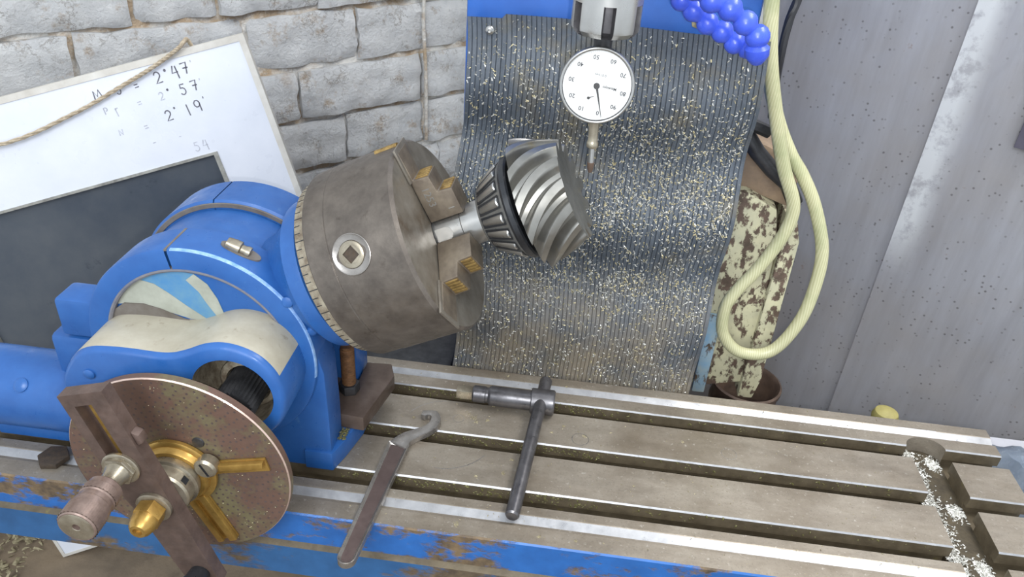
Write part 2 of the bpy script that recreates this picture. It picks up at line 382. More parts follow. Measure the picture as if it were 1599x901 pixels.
# a cable stain / conduit running down the wall
bm = B(); tube(bm, [WL(*p) for p in spline([(404, 620, 6), (402, 340, 7), (398, 220, 6), (402, 120, 8), (404, -20, 7)], 8)], 3.4, 8)
tag(mk('wall_cable', bm, 'mortar'), 'thin whitewashed cable running down the brick wall beside the mat', 'cable')

# right-hand screen of metal sheets
sa = rad(-30); RW = Fr((470, 450, 0), (math.cos(sa), math.sin(sa), 0), (0, 0, 1), (-math.sin(-sa)*-1 if False else math.sin(sa), -math.cos(sa), 0))
bm = B(); prism(bm, [(-700, FLOOR), (820, FLOOR), (820, 800), (-700, 800)], -90, -12, RW); tag(mk('wall_right', bm, 'mortar'), kind='structure')
def sheet(name, mat, label, u0, u1, w0, w1, orgu):
    org = RW(orgu, 0, 0); F2 = Fr((0, 0, 0), (1, 0, 0), (0, 0, 1), (0, -1, 0)); bm = B()
    nx, nz = 16, 14; rr = random.Random(label); g = {}
    for i in range(nx+1):
        for j in range(nz+1):
            u = u0+(u1-u0)*i/nx-orgu; v = FLOOR+(720-FLOOR)*j/nz
            g[i, j] = bm.verts.new(F2(u, v, w0+(w1-w0)*i/nx+2.5*noise.noise(V((u*.008, v*.006, u0)))))
    for i in range(nx):
        for j in range(nz): bm.faces.new((g[i, j], g[i+1, j], g[i+1, j+1], g[i, j+1]))
    bmesh.ops.solidify(bm, geom=bm.faces, thickness=1.6)
    for v in bm.verts: v.co *= MM
    me = D.meshes.new(name); bm.to_mesh(me); bm.free(); me.materials.append(M[mat])
    for p in me.polygons: p.use_smooth = True
    me.set_sharp_from_angle(angle=rad(40))
    o = D.objects.new(name, me); COL.objects.link(o); o.location = org*MM; o.rotation_euler = (0, 0, sa); ORG[o] = org
    return tag(o, label, 'metal sheet')
sheet('metal_sheet', 'sheetA', 'plain weathered grey metal sheet directly behind the hanging hose', -320, 40, -4, -4, -100)
sheet('metal_sheet', 'sheetB', 'weathered grey metal sheet with white paint streak down its edge', 0, 560, 4, 2, 0)
bm = B(); prism(bm, [(98, 245), (200, 245), (200, 430), (98, 430)], 8, 14, RW, 1); 
patch = tag(mk('cover_plate', bm, 'darkpatch', org=RW(149, 245, 8)), 'dark rectangular plate fixed to the sheet at right edge', 'plate')

# ------------------------------------------------------------------ milling machine column with knee and ribbed mat
COLM = empty('milling_machine', (30, 260, FLOOR), 'blue milling machine column with peeling cream knee behind the mat', 'machine')
bm = B(); box(bm, (-122, 172, -60), (164, 420, 640), bev=6); mk('column', bm, 'column', COLM)
bm = B(); box(bm, (-250, 150, -330), (-124, 300, -22), bev=6); mk('saddle_shade_box', bm, 'dark', COLM)  # added dark box stands in for the shaded gap at the saddle
bm = B(); box(bm, (-110, 190, FLOOR), (172, 420, -62), bev=6); mk('pedestal', bm, 'dark', COLM)
bm = B(); prism(bm, [(165.5, -52), (205, -52), (250, -40), (243, 160), (232, 205), (196, 222), (165.5, 222)], -300, -214, Fr((0, 0, 0), (1, 0, 0), (0, 0, 1), (0, -1, 0)), 3)
mk('knee_casting', bm, 'peel', COLM)
bm = B(); prism(bm, [(243, -60), (262, -60), (267, -30), (264, 170), (256, 196), (246, 196)], -300, -206, Fr((0, 0, 0), (1, 0, 0), (0, 0, 1), (0, -1, 0)), 3)
mk('knee_rib', bm, 'peel', COLM)
bm = B(); box(bm, (184, 206, -60), (200, 213, 60), bev=2); mk('blue_strip', bm, 'peelblue', COLM)
bm = B(); prism(bm, [(182, 223), (232, 206), (250, 200), (252, 232), (236, 262), (205, 274), (182, 270)], -300, -230, Fr((0, 0, 0), (1, 0, 0), (0, 0, 1), (0, -1, 0)), 6); mk('way_wiper', bm, 'tan', COLM)
bm = B(); tube(bm, [(176, 222, 292), (196, 220, 268), (216, 219, 250), (236, 218, 236), (250, 218, 214)], 9, 12); mk('oil_pipe', bm, 'dark', COLM)
bm = B(); tube(bm, [(178, 216, 300), (190, 216, 297), (203, 218, 292)], 7, 10); mk('lever', bm, 'dark', COLM)
bm = B(); box(bm, (156, 166, 300), (163, 171.5, 620), bev=1); mk('way_strip', bm, 'steel', COLM)
bm = B()
for zz, xx in ((418, 92), (412, 100)): 
    g = [(xx+14*math.cos(a)*(.7+.3*math.sin(3*a)), zz+10*math.sin(a)*(.8+.2*math.cos(4*a))) for a in [i*.4 for i in range(16)]]
    prism(bm, g, -171.9, -171.2, Fr((0, 0, 0), (1, 0, 0), (0, 0, 1), (0, 1, 0)), 0)
for v in bm.verts: v.co.y = -v.co.y
mk('bare_patch', bm, 'crumb', COLM)

# mat
MATO = (27, 150, 400)
mat_root = empty('rubber_mat', MATO, 'grey ribbed rubber mat with metal chips hanging behind the dial gauge', 'mat')
def mat_pos(u, v):
    """u 0..1 across, v 0..1 from the top downward -> point on the mat's mean surface"""
    x = -121+297*u; ph = v*19.5-.6-.9*math.sin(u*3.0)
    x += 5*math.sin(v*9+.6)*(1-u)-(12*(v-.1) if u > .5 else 0)*(u-.5)*2+(1-v)**3*(-26*(u > .97))*0
    x -= (1-v)**6*8*u
    top = 402+2*math.sin(u*5)+(-4 if u < .12 else 0)
    z = top-(top+26)*v
    y = 156-15*math.sin(ph)*min(1, v*4)*max(0, 1-v**3)*(1-.35*u)-24*v**1.1
    if u > .94: y += (u-.94)*120*math.sin(v*7)*.4
    return V((x, y, z))
bm = B(); NR = 60; rows = 90; grid = []
sub = [(0, 0.), (.1, 1.), (.86, 1.), (.96, 0.)]
for j in range(rows+1):
    v = j/rows; line = []
    for k in range(NR):
        for fr_, h in sub:
            u = (k+fr_)/NR; line.append(bm.verts.new(mat_pos(u, v)+V((0, -1.2*h, 0))))
    grid.append(line)
for a, b in zip(grid, grid[1:]):
    for i in range(len(a)-1): bm.faces.new((a[i], a[i+1], b[i+1], b[i]))
bmesh.ops.solidify(bm, geom=bm.faces, thickness=-3)
mk('ribbed_sheet', bm, 'mat', mat_root, sharp=28)
rc = random.Random(11); pos1, pos2 = [], []
def dens(u, v):
    d = .25+.9*math.exp(-((v-.43-.05*math.sin(u*6))/.075)**2)+.55*math.exp(-((v-.66)/.06)**2)+.35*math.exp(-((v-.25)/.06)**2)*(u > .5)
    return d*(1 if v > .06 else .2)
while len(pos1)+len(pos2) < 9500:
    u, v = rc.uniform(.005, .98), rc.uniform(.01, .99)
    if rc.random() < dens(u, v)*.75:
        p = mat_pos(u, v)+V((0, -1.6, 0)); (pos1 if rc.random() < .6 else pos2).append((p, (rc.uniform(-.3, .3), -.92, .38)))
bm = B(); chips(bm, pos1, rc, (1.0, 3.0), .6); tag(mk('metal_chips', bm, 'swarf', mat_root, sharp=10), kind='stuff')
bm = B(); chips(bm, pos2, rc, (1.0, 3.0), .6); tag(mk('metal_chips', bm, 'swarfgold', mat_root, sharp=10), kind='stuff')
bp = V((-95, 152, 388)); fr = Fr(bp, (1, 0, 0), (0, 0, 1), (0, -1, 0)); bm = B()
lathe(bm, [(-3, 4.2), (2, 4.2), (3.4, 3), (3.8, 1.8), (1.2, 1.6), (1.2, 0)], fr, 16); mk('socket_screw', bm, 'steel', mat_root)

# ------------------------------------------------------------------ white panel leaning behind the dividing head
BA = V((-389, 250, 333)); bu = V((-.90684, -.33449, -.25644)); bd = V((.29574, -.07146, -.95259)); bn = V((.30031, -.93969, .16372))
KP_ = 1.15
BA = CAMLOC+(BA-CAMLOC)*KP_
class PFr(Fr):
    def __call__(s, a, b, c): return s.o+(s.x*a+s.y*b+s.z*c)*KP_
BF = PFr(BA, -bu, -bd, bn)           # x to the right (from the right corner), y up, z towards the camera
bl = BF(-480, -595, -8)
panel = empty('framed_panel', (bl.x, bl.y, bl.z), 'white framed panel with dark glass window and handwritten figures', 'panel')
TH = -14
def ring_rect(bm, o, i, lo, hi):
    (x0, y0, x1, y1), (a0, b0, a1, b1) = o, i
    for q in ([(x0, y0), (x1, y0), (a1, b0), (a0, b0)], [(x1, y0), (x1, y1), (a1, b1), (a1, b0)], [(x1, y1), (x0, y1), (a0, b1), (a1, b1)], [(x0, y1), (x0, y0), (a0, b0), (a0, b1)]): prism(bm, q, lo, hi, BF)
bm = B(); ring_rect(bm, (-480, -595, 0, 0), (-410, -520, -74, -116), TH, -1); mk('frame', bm, 'board', panel, sharp=20)
bm = B(); ring_rect(bm, (-482, -597, 2, 2), (-478, -593, -5, -5), TH-1, 0); mk('edge_band', bm, 'boardedge', panel, sharp=20)
bm = B(); ring_rect(bm, (-410, -520, -74, -116), (-404, -515, -79, -119), -9, .5); mk('window_trim', bm, 'trim', panel, sharp=20)
bm = B(); prism(bm, [(-404, -515), (-79, -515), (-79, -119), (-404, -119)], -9, -6, BF); mk('glass_pane', bm, 'glass', panel)
# handwriting (pixel reading of the strokes was turned into panel millimetres: x right, y up)
def glyph(ch):
    a = lambda *k: list(k)
    arc = lambda cx, cy, rx_, ry, s, e, n=8: [(cx+rx_*math.cos(rad(s+(e-s)*i/n)), cy+ry*math.sin(rad(s+(e-s)*i/n))) for i in range(n+1)]
    return {'2': [arc(.35, .72, .3, .28, 170, -30)+[(.05, .05), (.75, .1)]], '4': [a((.3, 1), (.05, .4), (.7, .42)), a((.55, .95), (.6, -.15))],
            '7': [a((.05, .9), (.7, .95), (.45, 0)), a((.2, .5), (.75, .5))], '5': [a((.65, .95), (.2, .95), (.15, .6))+arc(.32, .32, .32, .32, 100, -150)],
            '1': [a((.3, 1), (.35, 0))], '9': [arc(.35, .7, .28, .28, 20, 380)+[(.6, .05)]], '0': [arc(.35, .5, .3, .48, 90, 450, 12)],
            'o': [arc(.35, .35, .28, .34, 130, -150)], 'M': [a((0, 0), (.12, .85), (.4, .3), (.7, .9), (.95, 0))], 'P': [a((.1, .1), (.12, .9))+arc(.3, .7, .3, .22, 90, -90)],
            'r': [a((.2, .6), (.25, -.35)), arc(.45, .3, .25, .28, 170, 60)], '=': [a((0, .65), (.55, .68)), a((.05, .35), (.6, .38))], '*': [arc(.2, .85, .09, .09, 0, 360)],
            "'": [a((.15, 1.1), (.12, .85))], 'n': [a((.1, .1), (.15, .8), (.6, .1), (.7, .8))], '-': [a((0, .4), (.5, .45))]}[ch]
def write(bm, s, x, y, h, step, wd):
    for ch in s:
        if ch != ' ':
            for st in glyph(ch): ribbon(bm, [(x+p[0]*h*.8, y+p[1]*h) for p in st], wd, BF, -1.2, -.7)
        x += step
for txt, x, y, h, st_, wd, k in (('M', -177, -27, 12, 9, 1.3, 0), ('o', -153, -27, 11, 9, 1.2, 0), ('=', -132, -28, 10, 9, 1.1, 0), ('2', -108, -27, 13, 9, 1.4, 0), ('*', -96, -24, 11, 5, 1.5, 0), ('4', -88, -25, 13, 9, 1.4, 0), ('7', -77, -24, 13, 9, 1.4, 0), ("'", -65, -21, 9, 5, .9, 1),
                          ('=', -136, -46, 9, 9, 1., 1), ('2', -111, -45, 9, 9, 1, 1), ('*', -101, -43, 9, 5, 1.4, 0), ('5', -87, -45, 12, 9, 1.2, 0), ('7', -74, -44, 12, 9, 1.4, 0), ("'", -63, -41, 8, 5, 1, 1),
                          ('2', -113, -69, 12, 9, 1.3, 0), ('*', -102, -64, 9, 5, 1, 0), ('1', -90, -69, 13, 9, 1.2, 0), ('9', -79, -68, 14, 9, 1.3, 0), ("'", -67, -62, 9, 5, 1, 0),
                          ('P', -174, -45, 9, 9, 1, 1), ('r', -163, -46, 10, 9, 1, 1), ('n', -169, -71, 9, 9, 1, 1), ('=', -140, -73, 9, 9, .9, 1), ('-', -138, -91, 8, 9, .9, 1), ('5', -97, -110, 11, 9, .9, 1), ('4', -87, -110, 11, 9, .9, 1), ('-', -108, -91, 6, 6, .8, 1)):
    bm = B(); write(bm, txt, x, y, h, st_, wd); tag(mk('handwriting', bm, ('ink', 'inkfaint')[k], panel), kind='stuff')
# rope lying across the panel
bm = B(); path = spline([BF(-420, -28, 6), BF(-292, -45, 5), BF(-205, -34, 4), BF(-140, -18, 4), BF(-100, -7, 5), BF(-70, 4, 6), BF(-62, 9, 2), BF(-60, 8, -14), BF(-58, -20, -24)], 14)
for s_ in (0, 1, 2):
    pp = []
    for i, p in enumerate(path):
        t = (path[min(i+1, len(path)-1)]-path[max(i-1, 0)]).normalized(); a = t.cross(V((0, 0, 1))).normalized(); b = t.cross(a); an = i*.9+s_*2.094
        pp.append(p+(a*math.cos(an)+b*math.sin(an))*1.3)
    tube(bm, pp, 1.6, 6)
tag(mk('rope', bm, 'rope', org=BF(-205, -34, 4)), 'thin twisted beige rope lying across the white panel', 'rope')

# ------------------------------------------------------------------ milling table
XL, XC0, XC1, XR = -572, 399, 441, 501
TAB = empty('milling_table', (-100, 0, -78), 'long worn steel milling table with T-slots and chipped blue front', 'machine table')
YZ = Fr((0, 0, 0), (0, 1, 0), (0, 0, 1), (1, 0, 0))     # polygon in (y, z), extruded along x
sl = []
for yc in (-69.6, 0.0, 69.8): sl += [(yc-9.4, 0), (yc-9.4, -14), (yc-16, -14), (yc-16, -26), (yc+16, -26), (yc+16, -14), (yc+9.4, -14), (yc+9.4, -1.3), (yc+10.9, 0)]
prof = [(-118, -80), (-130, -80), (-130, -41), (-124, -39), (-124, -1.5), (-122.5, 0), (-104, 0), (-103, -4), (-98, -4), (-90, -.3), (-89, 0)] + sl + [(97, 0), (98, -4), (101, -4), (109, -.3), (110, 0), (123, 0), (124, -1), (124, -80)]
def table_body(x0, x1, pr_, name):
    bm = B(); fs = prism(bm, pr_, x0, x1, YZ); bmesh.ops.recalc_face_normals(bm, faces=bm.faces)
    for f in bm.faces:
        c = f.calc_center_median(); n = f.normal
        if n.y < -.7 and c.y < -117: f.material_index = 1 if c.z > -40 else 2
        elif c.z < -4.5: f.material_index = 3
        elif -3.9 < c.z < -.4 and abs(n.y) > .2 and abs(n.x) < .5 and n.z > .5: f.material_index = 4
    return mk(name, bm, 'table', TAB, sharp=15, mats=('skirt', 'skirt2', 'slotwall', 'gutter'))
table_body(XL, XC0, prof, 'table_top')
# right end block behind the cross trough
table_body(XC1, XR, prof, 'table_end')
# trough between them: floor, plus the back strip with a round pocket
bm = B(); box(bm, (XC0, -124, -80), (XC1, 124, -20)); box(bm, (XC0, -130, -80), (XC1, -124, -41)); mk('trough_floor', bm, 'trough', TAB)
bm = B(); pk = [(420-21*math.cos(rad(a)), 79+17*math.sin(rad(a))) for a in range(0, 181, 12)]+[(XC1, 97+4e-3), (XC0, 97+4e-3)]
prism(bm, pk, -20, 0); prism(bm, [(XC0, 97), (XC1, 97), (XC1, 124), (XC0, 124)], -20, -4)
mk('trough_end', bm, 'table', TAB)
bm = B(); prism(bm, [(101, -4), (109, -.3), (110, 0), (123, 0), (124, -1), (124, -4)], XC0, XC1, YZ); bmesh.ops.recalc_face_normals(bm, faces=bm.faces)
for f in bm.faces:
    if f.normal.y < -.2 and f.normal.z > .5: f.material_index = 1
mk('back_lip', bm, 'table', TAB, sharp=15, mats=('gutter',))
# round wear marks left on the table
def arc_mark(cx, cy, r, a0, a1, wd=.9):
    bm = B(); lathe(bm, [(.04, r-wd/2), (.1, r), (.04, r+wd/2)], Fr((cx, cy, 0)), 40, a0=rad(a0), a1=rad(a1)); mk('wear_mark', bm, 'spanner', TAB)
for a in ((-104, 8, 52, 196, 224), (-104, 8, 52, 268, 330), (-104, 8, 52, 100, 150), (39, 24, 9, 0, 360, .7), (198, 30, 8, 0, 360, .6), (-95, 33, 6, 0, 360, .6)): arc_mark(*a)
# swarf in the trough and slots, crumbs on the table
rs = random.Random(5); L1, L2, L3 = [], [], []
for i in range(3200):
    y = rs.uniform(-122, 92); x = XC0+1+abs(rs.gauss(0, 8)) if rs.random() < .78 else rs.gauss(432, 4) + 0*y
    if x > 424: y = rs.choice((69.8, 0, -69.6))+rs.gauss(6, 6)
    x = min(x, XC1-1); h = max(0, 8-abs(x-407)*.5)*(.6+.4*math.sin(y*.06))
    L1.append(((x, y, -20+rs.uniform(0, max(.4, h))), (rs.uniform(-.4, .4), rs.uniform(-.4, .4), .9)))
bm = B(); chips(bm, L1, rs, (1.5, 4), .5); tag(mk('trough_swarf', bm, 'swarf', TAB, sharp=10), kind='stuff')
for yc in (-69.6, 0, 69.8):
    for i in range(700): L2.append(((rs.uniform(-230, 395), yc+rs.uniform(-9, 9), -26+rs.uniform(0, 3)), (rs.uniform(-.4, .4), -.2, .9)))
    for i in range(260):
        x = rs.uniform(-200, 60) if rs.random() < .7 else rs.uniform(-200, 395); L2.append(((x, yc+9.3, -rs.uniform(2, 13)), (0, -1, .2)))
bm = B(); chips(bm, L2, rs, (1, 3.4), .4); tag(mk('slot_swarf', bm, 'greencrumb', TAB, sharp=10), kind='stuff')
spots = [(-79, 38, 4.2), (-75, 31, 2.2), (-63, 36, 2.6), (20, 41, 2.6), (8, 29, 2), (43, 29, 2.4), (-30, -19, 1.8), (-37, -40, 2), (-15, -37, 1.6), (-72, -112, 2.6), (6, -113, 2), (40, -113, 1.8), (-63, -49, 2.2), (20, 110, 1.8), (-50, 116, 1.6), (150, 40, 1.6), (-143, 26, 1.6), (72, 40, 1), (-60, 60, 1.4), (95, -34, 1.2), (-118, 5, 2.8)]
for x, y, r in spots:
    for k in range(int(10*r)): L3.append(((x+rs.gauss(0, r*.5), y+rs.gauss(0, r*.5), .05), (rs.uniform(-.4, .4), rs.uniform(-.4, .4), .9)))
for k in range(260): L3.append(((rs.uniform(-180, 395), rs.choice((rs.uniform(-58, -12), rs.uniform(12, 58), rs.uniform(-120, -80), rs.uniform(80, 122))), .05), (rs.uniform(-.4, .4), rs.uniform(-.4, .4), .9)))
bm = B(); chips(bm, L3, rs, (.8, 2.2), .5); tag(mk('table_crumbs', bm, 'crumb', TAB, sharp=10), kind='stuff')

# ------------------------------------------------------------------ dividing head
DH = empty('dividing_head', (-317, 0, 0), 'blue cast iron dividing head clamped on the milling table', 'dividing head')
XZ = Fr((0, 0, 0), (1, 0, 0), (0, 0, 1), (0, -1, 0))      # polygon in (x, z), extruded towards the camera (-y)
CX, CZ, RR = -317, 133, 106
arch = [(-432, .3), (-205.5, .3), (-204.8, 60), (-206, 120), (CX+RR-2, CZ+14)] + [(CX+(RR-2)*math.cos(rad(a)), CZ+(RR-2)*math.sin(rad(a))) for a in range(12, 175, 6)] + [(CX-RR+2, CZ), (-428, 60)]
bm = B(); prism(bm, arch, 28, 63, XZ, 3); mk('front_cheek', bm, 'blue', DH)
bm = B(); prism(bm, arch, -70, -30, XZ, 3); mk('back_cheek', bm, 'blue', DH)
bm = B(); box(bm, (-432, -27.5, .3), (-252, 29.5, 40), bev=2); mk('base_bridge', bm, 'blue', DH)
YF = Fr((CX, 0, CZ), (1, 0, 0), (0, 0, 1), (0, -1, 0))
def split_ring(name, lo, hi, face, r0, r1, a_split):
    s, e = rad(a_split+.7), rad(a_split+359.3); bm = B()
    pr_ = [(lo, r1), (hi-3, r1), (hi-.8, r1-.8), (hi, r1-3), (hi, r0+2), (hi-1.5, r0)] if face else [(lo, r1), (lo+.8, r1+.6), (hi, r1+.6), (hi, r1-1)]
    lathe(bm, pr_, YF, 90, a0=s, a1=e); return mk(name, bm, 'blue', DH)
split_ring('front_ring', 29, 68.5, True, 84, RR, 99)
bm = B(); lathe(bm, [(64, 88), (68.9, 87), (69.1, 85.4), (68, 84), (64, 83.6)], YF, 90, a0=rad(-20), a1=rad(200)); mk('ring_worn_edge', bm, 'blue_edge', DH)
bm = B(); lathe(bm, [(65.3, RR+.05), (66, RR-.1), (67.4, RR-.5), (68.1, RR-1.4)], YF, 60, a0=rad(-8), a1=rad(97)); mk('highlight_edge', bm, 'edgelight', DH)  # painted highlight strip on the upper right of the ring
YB = Fr((CX, 0, CZ), (-1, 0, 0), (0, 0, 1), (0, 1, 0))
bm = B(); lathe(bm, [(29, 84), (28.6, 90), (29, RR-2.4), (31, RR), (74, RR), (76, RR-3), (76, 80)], YB, 90, a0=rad(80), a1=rad(439.2)); mk('back_ring', bm, 'blue', DH)
bm = B(); lathe(bm, [(27.6, 99), (27.5, 103), (28.5, 103.6)], YB, 90, a0=rad(10), a1=rad(150)); mk('ring_worn_edge', bm, 'bare', DH)
# drum carrying the spindle, turned up by 26.8 degrees
TH_ = rad(26.8); AX = V((math.cos(TH_), 0, math.sin(TH_))); E1 = V((-math.sin(TH_), 0, math.cos(TH_))); E2 = V((0, 1, 0))
SP = Fr((-317, -7, 143), E1, E2, AX)                   # z of this frame runs along the spindle
bm = B(); lathe(bm, [(-27.4, 0), (-27.4, 97), (27.4, 97), (27.4, 0)], Fr((CX, 0, CZ), (1, 0, 0), (0, 0, 1), (0, -1, 0)), 80); mk('drum', bm, 'blue', DH)
bm = B(); lathe(bm, [(40, 46), (70, 48), (88, 52), (100, 58), (110, 66), (114, 70), (121, 71), (128, 70), (129, 66), (122, 62), (122, 0)], SP, 72); mk('spindle_nose', bm, 'blue', DH)
bm = B(); lathe(bm, [(122.5, 0), (122.5, 60), (136, 60), (136, 80), (137, 81), (146.6, 81), (146.6, 0)], SP, 96)
gr = mk('graduated_ring', bm, 'plaster', DH)
bm = B()
for k in range(72):
    a = 2*math.pi*k/72; d = E1*math.cos(a)+E2*math.sin(a); t = -E1*math.sin(a)+E2*math.cos(a); L = 8 if k % 3 == 0 else 5
    prism(bm, [(-.35, 0), (.35, 0), (.35, L), (-.35, L)], 80.95, 81.2, Fr(SP.o+AX*137, t, AX, d))
mk('graduation_marks', bm, 'black', gr)
for a in (-115, -80): 
    d = E1*math.cos(rad(a))+E2*math.sin(rad(a)); bm = B(); lathe(bm, [(-6, 5), (2.4, 5), (3.6, 3.4), (3.8, 0)], Fr(SP.o+AX*102+d*60, AX, d.cross(AX), (d-AX*.5)), 16); mk('screw_head', bm, 'blue', DH)
# inner face of the drum, cream sector, grey flange
bm = B(); lathe(bm, [(60, 0), (64, 0), (64, 83.4), (60, 83.4)], YF, 72); mk('drum_cover', bm, 'blue', DH)
secp = [(-397, 171), (-384, 188), (-366, 203), (-350, 199), (-336, 187), (-322, 176), (-309, 167), (-324, 166), (-352, 176), (-376, 180)]
def on64(poly, h): 
    return [(p[0], p[1]) for p in poly]
bm = B(); prism(bm, [(-396, 172), (-384, 188.5), (-366, 202), (-352, 199), (-340, 191), (-326, 180), (-306, 166), (-324, 166), (-352, 173), (-378, 176)], 64, 64.6, XZ); mk('cream_sector', bm, 'sector', DH)
bm = B(); prism(bm, [(-366, 202.2), (-345, 213.6), (-329, 215.6), (-314, 214), (-303, 205), (-296, 191), (-291, 172), (-306, 166.2), (-326, 180.2), (-340, 191.2), (-352, 199.2)], 64, 64.5, XZ); mk('oversprayed_sector', bm, 'overspray', DH)
bm = B(); prism(bm, [(-314, 213.9), (-303, 205), (-296, 191), (-291, 172), (-297, 169), (-306, 184), (-312, 196), (-322, 207)], 64.5, 64.8, XZ); mk('cream_sector', bm, 'sector', DH)
# peanut-shaped gear cover
top = [(-424, 108), (-420, 127), (-413, 141), (-402, 155), (-388, 162.5), (-370, 165), (-350, 165.5), (-330, 165), (-316, 166.5), (-302, 172), (-286, 180), (-270, 183.5), (-253, 181), (-238, 173), (-227, 159), (-222, 143)]
bot = [(-221, 128), (-226, 108), (-238, 92), (-258, 83), (-280, 82), (-300, 84), (-340, 78), (-380, 74), (-404, 80), (-418, 93)]
outl = [(p.x, p.y) for p in spline([V((a, b, 0)) for a, b in top+bot+[top[0]]], 4)[:-1]]
HC, HR = (-266, 134), 35.5
bm = B()
# hollow shell: outer wall, back plate, front face with round hole
def shell(bm, outer, hole, z0, z1, fr, r=5):
    import math as _m
    cx = sum(p[0] for p in outer)/len(outer); cy = sum(p[1] for p in outer)/len(outer); n = len(outer)
    ins = []
    for i, p in enumerate(outer):
        a, b = V(outer[i-1]), V(outer[(i+1) % n]); t = (b-a).normalized(); ins.append((p[0]-t.y*r if True else 0, p[1]+t.x*r))
    # outer runs clockwise (top left to right) so the inward side is to the right
    ins = [];
    for i, p in enumerate(outer):
        a, b = V(outer[i-1]), V(outer[(i+1) % n]); t = (b-a).normalized(); ins.append((p[0]+t.y*r, p[1]-t.x*r))
    A = [bm.verts.new(fr(*p, z0)) for p in outer]; Bv = [bm.verts.new(fr(*p, z1-r)) for p in outer]
    mid = [((p[0]*.3+q[0]*.7), (p[1]*.3+q[1]*.7)) for p, q in zip(outer, ins)]
    mid2 = [((p[0]*.72+q[0]*.28), (p[1]*.72+q[1]*.28)) for p, q in zip(outer, ins)]
    C1 = [bm.verts.new(fr(*p, z1-r*.35)) for p in mid2]; C2 = [bm.verts.new(fr(*p, z1-r*.02)) for p in mid]
    for X, Y, mi in ((A, Bv, 1), (Bv, C1, 0), (C1, C2, 0)):
        for i in range(n):
            p_ = outer[i]; bm.faces.new((X[i], X[(i+1) % n], Y[(i+1) % n], Y[i])).material_index = mi if (p_[1] > 157 or (p_[0] < -300 and p_[1] > 112)) else 0
    H1 = [bm.verts.new(fr(*p, z1)) for p in circ(*hole, n=48)]; H0 = [bm.verts.new(fr(*p, z0+14)) for p in circ(hole[0], hole[1], hole[2]-1, n=48)]
    es = [bm.edges.new((C2[i], C2[(i+1) % n])) if not bm.edges.get((C2[i], C2[(i+1) % n])) else bm.edges.get((C2[i], C2[(i+1) % n])) for i in range(n)]
    es += [bm.edges.new((H1[i], H1[(i+1) % 48])) for i in range(48)]
    bmesh.ops.triangle_fill(bm, edges=es, use_beauty=True, use_dissolve=False)
    for i in range(48): bm.faces.new((H1[i], H1[(i+1) % 48], H0[(i+1) % 48], H0[i])).material_index = 2
    bm.faces.new(H0).material_index = 2
shell(bm, outl, (HC[0], HC[1], HR), 64, 120, XZ, 6)
mk('gear_cover', bm, 'blue', DH, mats=('cream', 'plaster'), sharp=50)
# grey flange outline behind the cover
bm = B(); prism(bm, [(-426, 118), (-410, 150), (-396, 166), (-384, 175.5), (-366, 177), (-350, 173.5), (-330, 166), (-310, 163), (-330, 150), (-400, 130)], 64.6, 66, XZ); mk('cover_flange', bm, 'bare', DH)
# shaft in the hole
FH = Fr((HC[0]+4, 0, HC[1]-6), (1, 0, 0), (0, 0, 1), (0, -1, 0))
bm = B(); lathe(bm, [(78, 26), (96, 26), (98, 24), (98, 20), (92, 19)], FH, 48); mk('bearing_ring', bm, 'plaster', DH)
bm = B(); pts = []
for k in range(60):
    r = 16 if k % 2 else 18; a = 2*math.pi*k/60; pts.append((r*math.cos(a), r*math.sin(a)))
prism(bm, pts, 78, 132, FH); mk('splined_shaft', bm, 'dark', DH)
bm = B(); lathe(bm, [(113, 0), (113, 5), (121.5, 5), (122.6, 3.4), (122.8, 0)], Fr((-392, 0, 137), (1, 0, 0), (0, 0, 1), (0, -1, 0)), 18); mk('screw_head', bm, 'blue', DH)
# oil plug in a milled recess on the front ring
pd = V((-277-CX, 0, 232-CZ)).normalized(); pt_ = V((pd.z, 0, -pd.x))
PF = Fr(V((CX, -46, CZ))+pd*104.2, pt_, (0, 1, 0), pd); bm = B(); g = [(18*math.cos(a), 7.5*math.sin(a)) for a in [i*.2617 for i in range(24)]]
prism(bm, g, 0, 2.3, PF); mk('plug_recess', bm, 'bare', DH)
bm = B(); lathe(bm, [(-13, 5.4), (-6, 6.4), (-1, 6.4), (0, 4.4), (3, 4.4), (5, 5.2), (8, 5), (9, 0)], Fr(PF.o+pd*3.4, (0, 1, 0), pd, pt_), 20); mk('oil_plug', bm, 'nickel', DH)
bm = B(); prism(bm, [(-1.2, -39), (1.2, -39), (1.2, 0), (-1.2, 0)], 104.5, 106.2, Fr((CX, -29.2, CZ), (math.cos(rad(9)), 0, math.sin(rad(9))), (0, 1, 0), (-math.sin(rad(9)), 0, math.cos(rad(9))))); mk('split_line', bm, 'bare', DH)
# lugs and tail on the left, foot on the right
bm = B(); box(bm, (-455, -62, 128), (-408, -30, 168), bev=4); mk('side_lug', bm, 'blue', DH)
bm = B(); box(bm, (-470, -62, 60), (-412, -26, 126), bev=6); mk('side_lug', bm, 'blue', DH)
TF = Fr((0, -48, 45), (0, 1, 0), (0, 0, 1), (-1, 0, 0)); bm = B()
lathe(bm, [(420, 0), (420, 44), (436, 43), (452, 41), (475, 40), (700, 40), (700, 0)], TF, 48); mk('tail_housing', bm, 'blue', DH)
bm = B(); lathe(bm, [(38, 7), (41, 7), (42, 5.5), (42.4, 0)], Fr((-502, -48, 45), (1, 0, 0), (0, .69, .72), (0, -.72, .69)), 20); mk('screw_head', bm, 'blue', DH)
bm = B(); box(bm, (-548, -72, .3), (-440, -24, 14)); mk('tail_foot', bm, 'blue', DH)
bm = B(); prism(bm, hexa(15, 10), .3, 6, Fr((-474, -98, 0)), 1); mk('pocket_shade_hex', bm, 'holedark', DH)  # dark hex plate stands in for a shaded pocket in the tail
foot = [(-232, -66), (-204, -66), (-197, -44), (-189, -10), (-188, 40), (-194, 66), (-232, 66)]
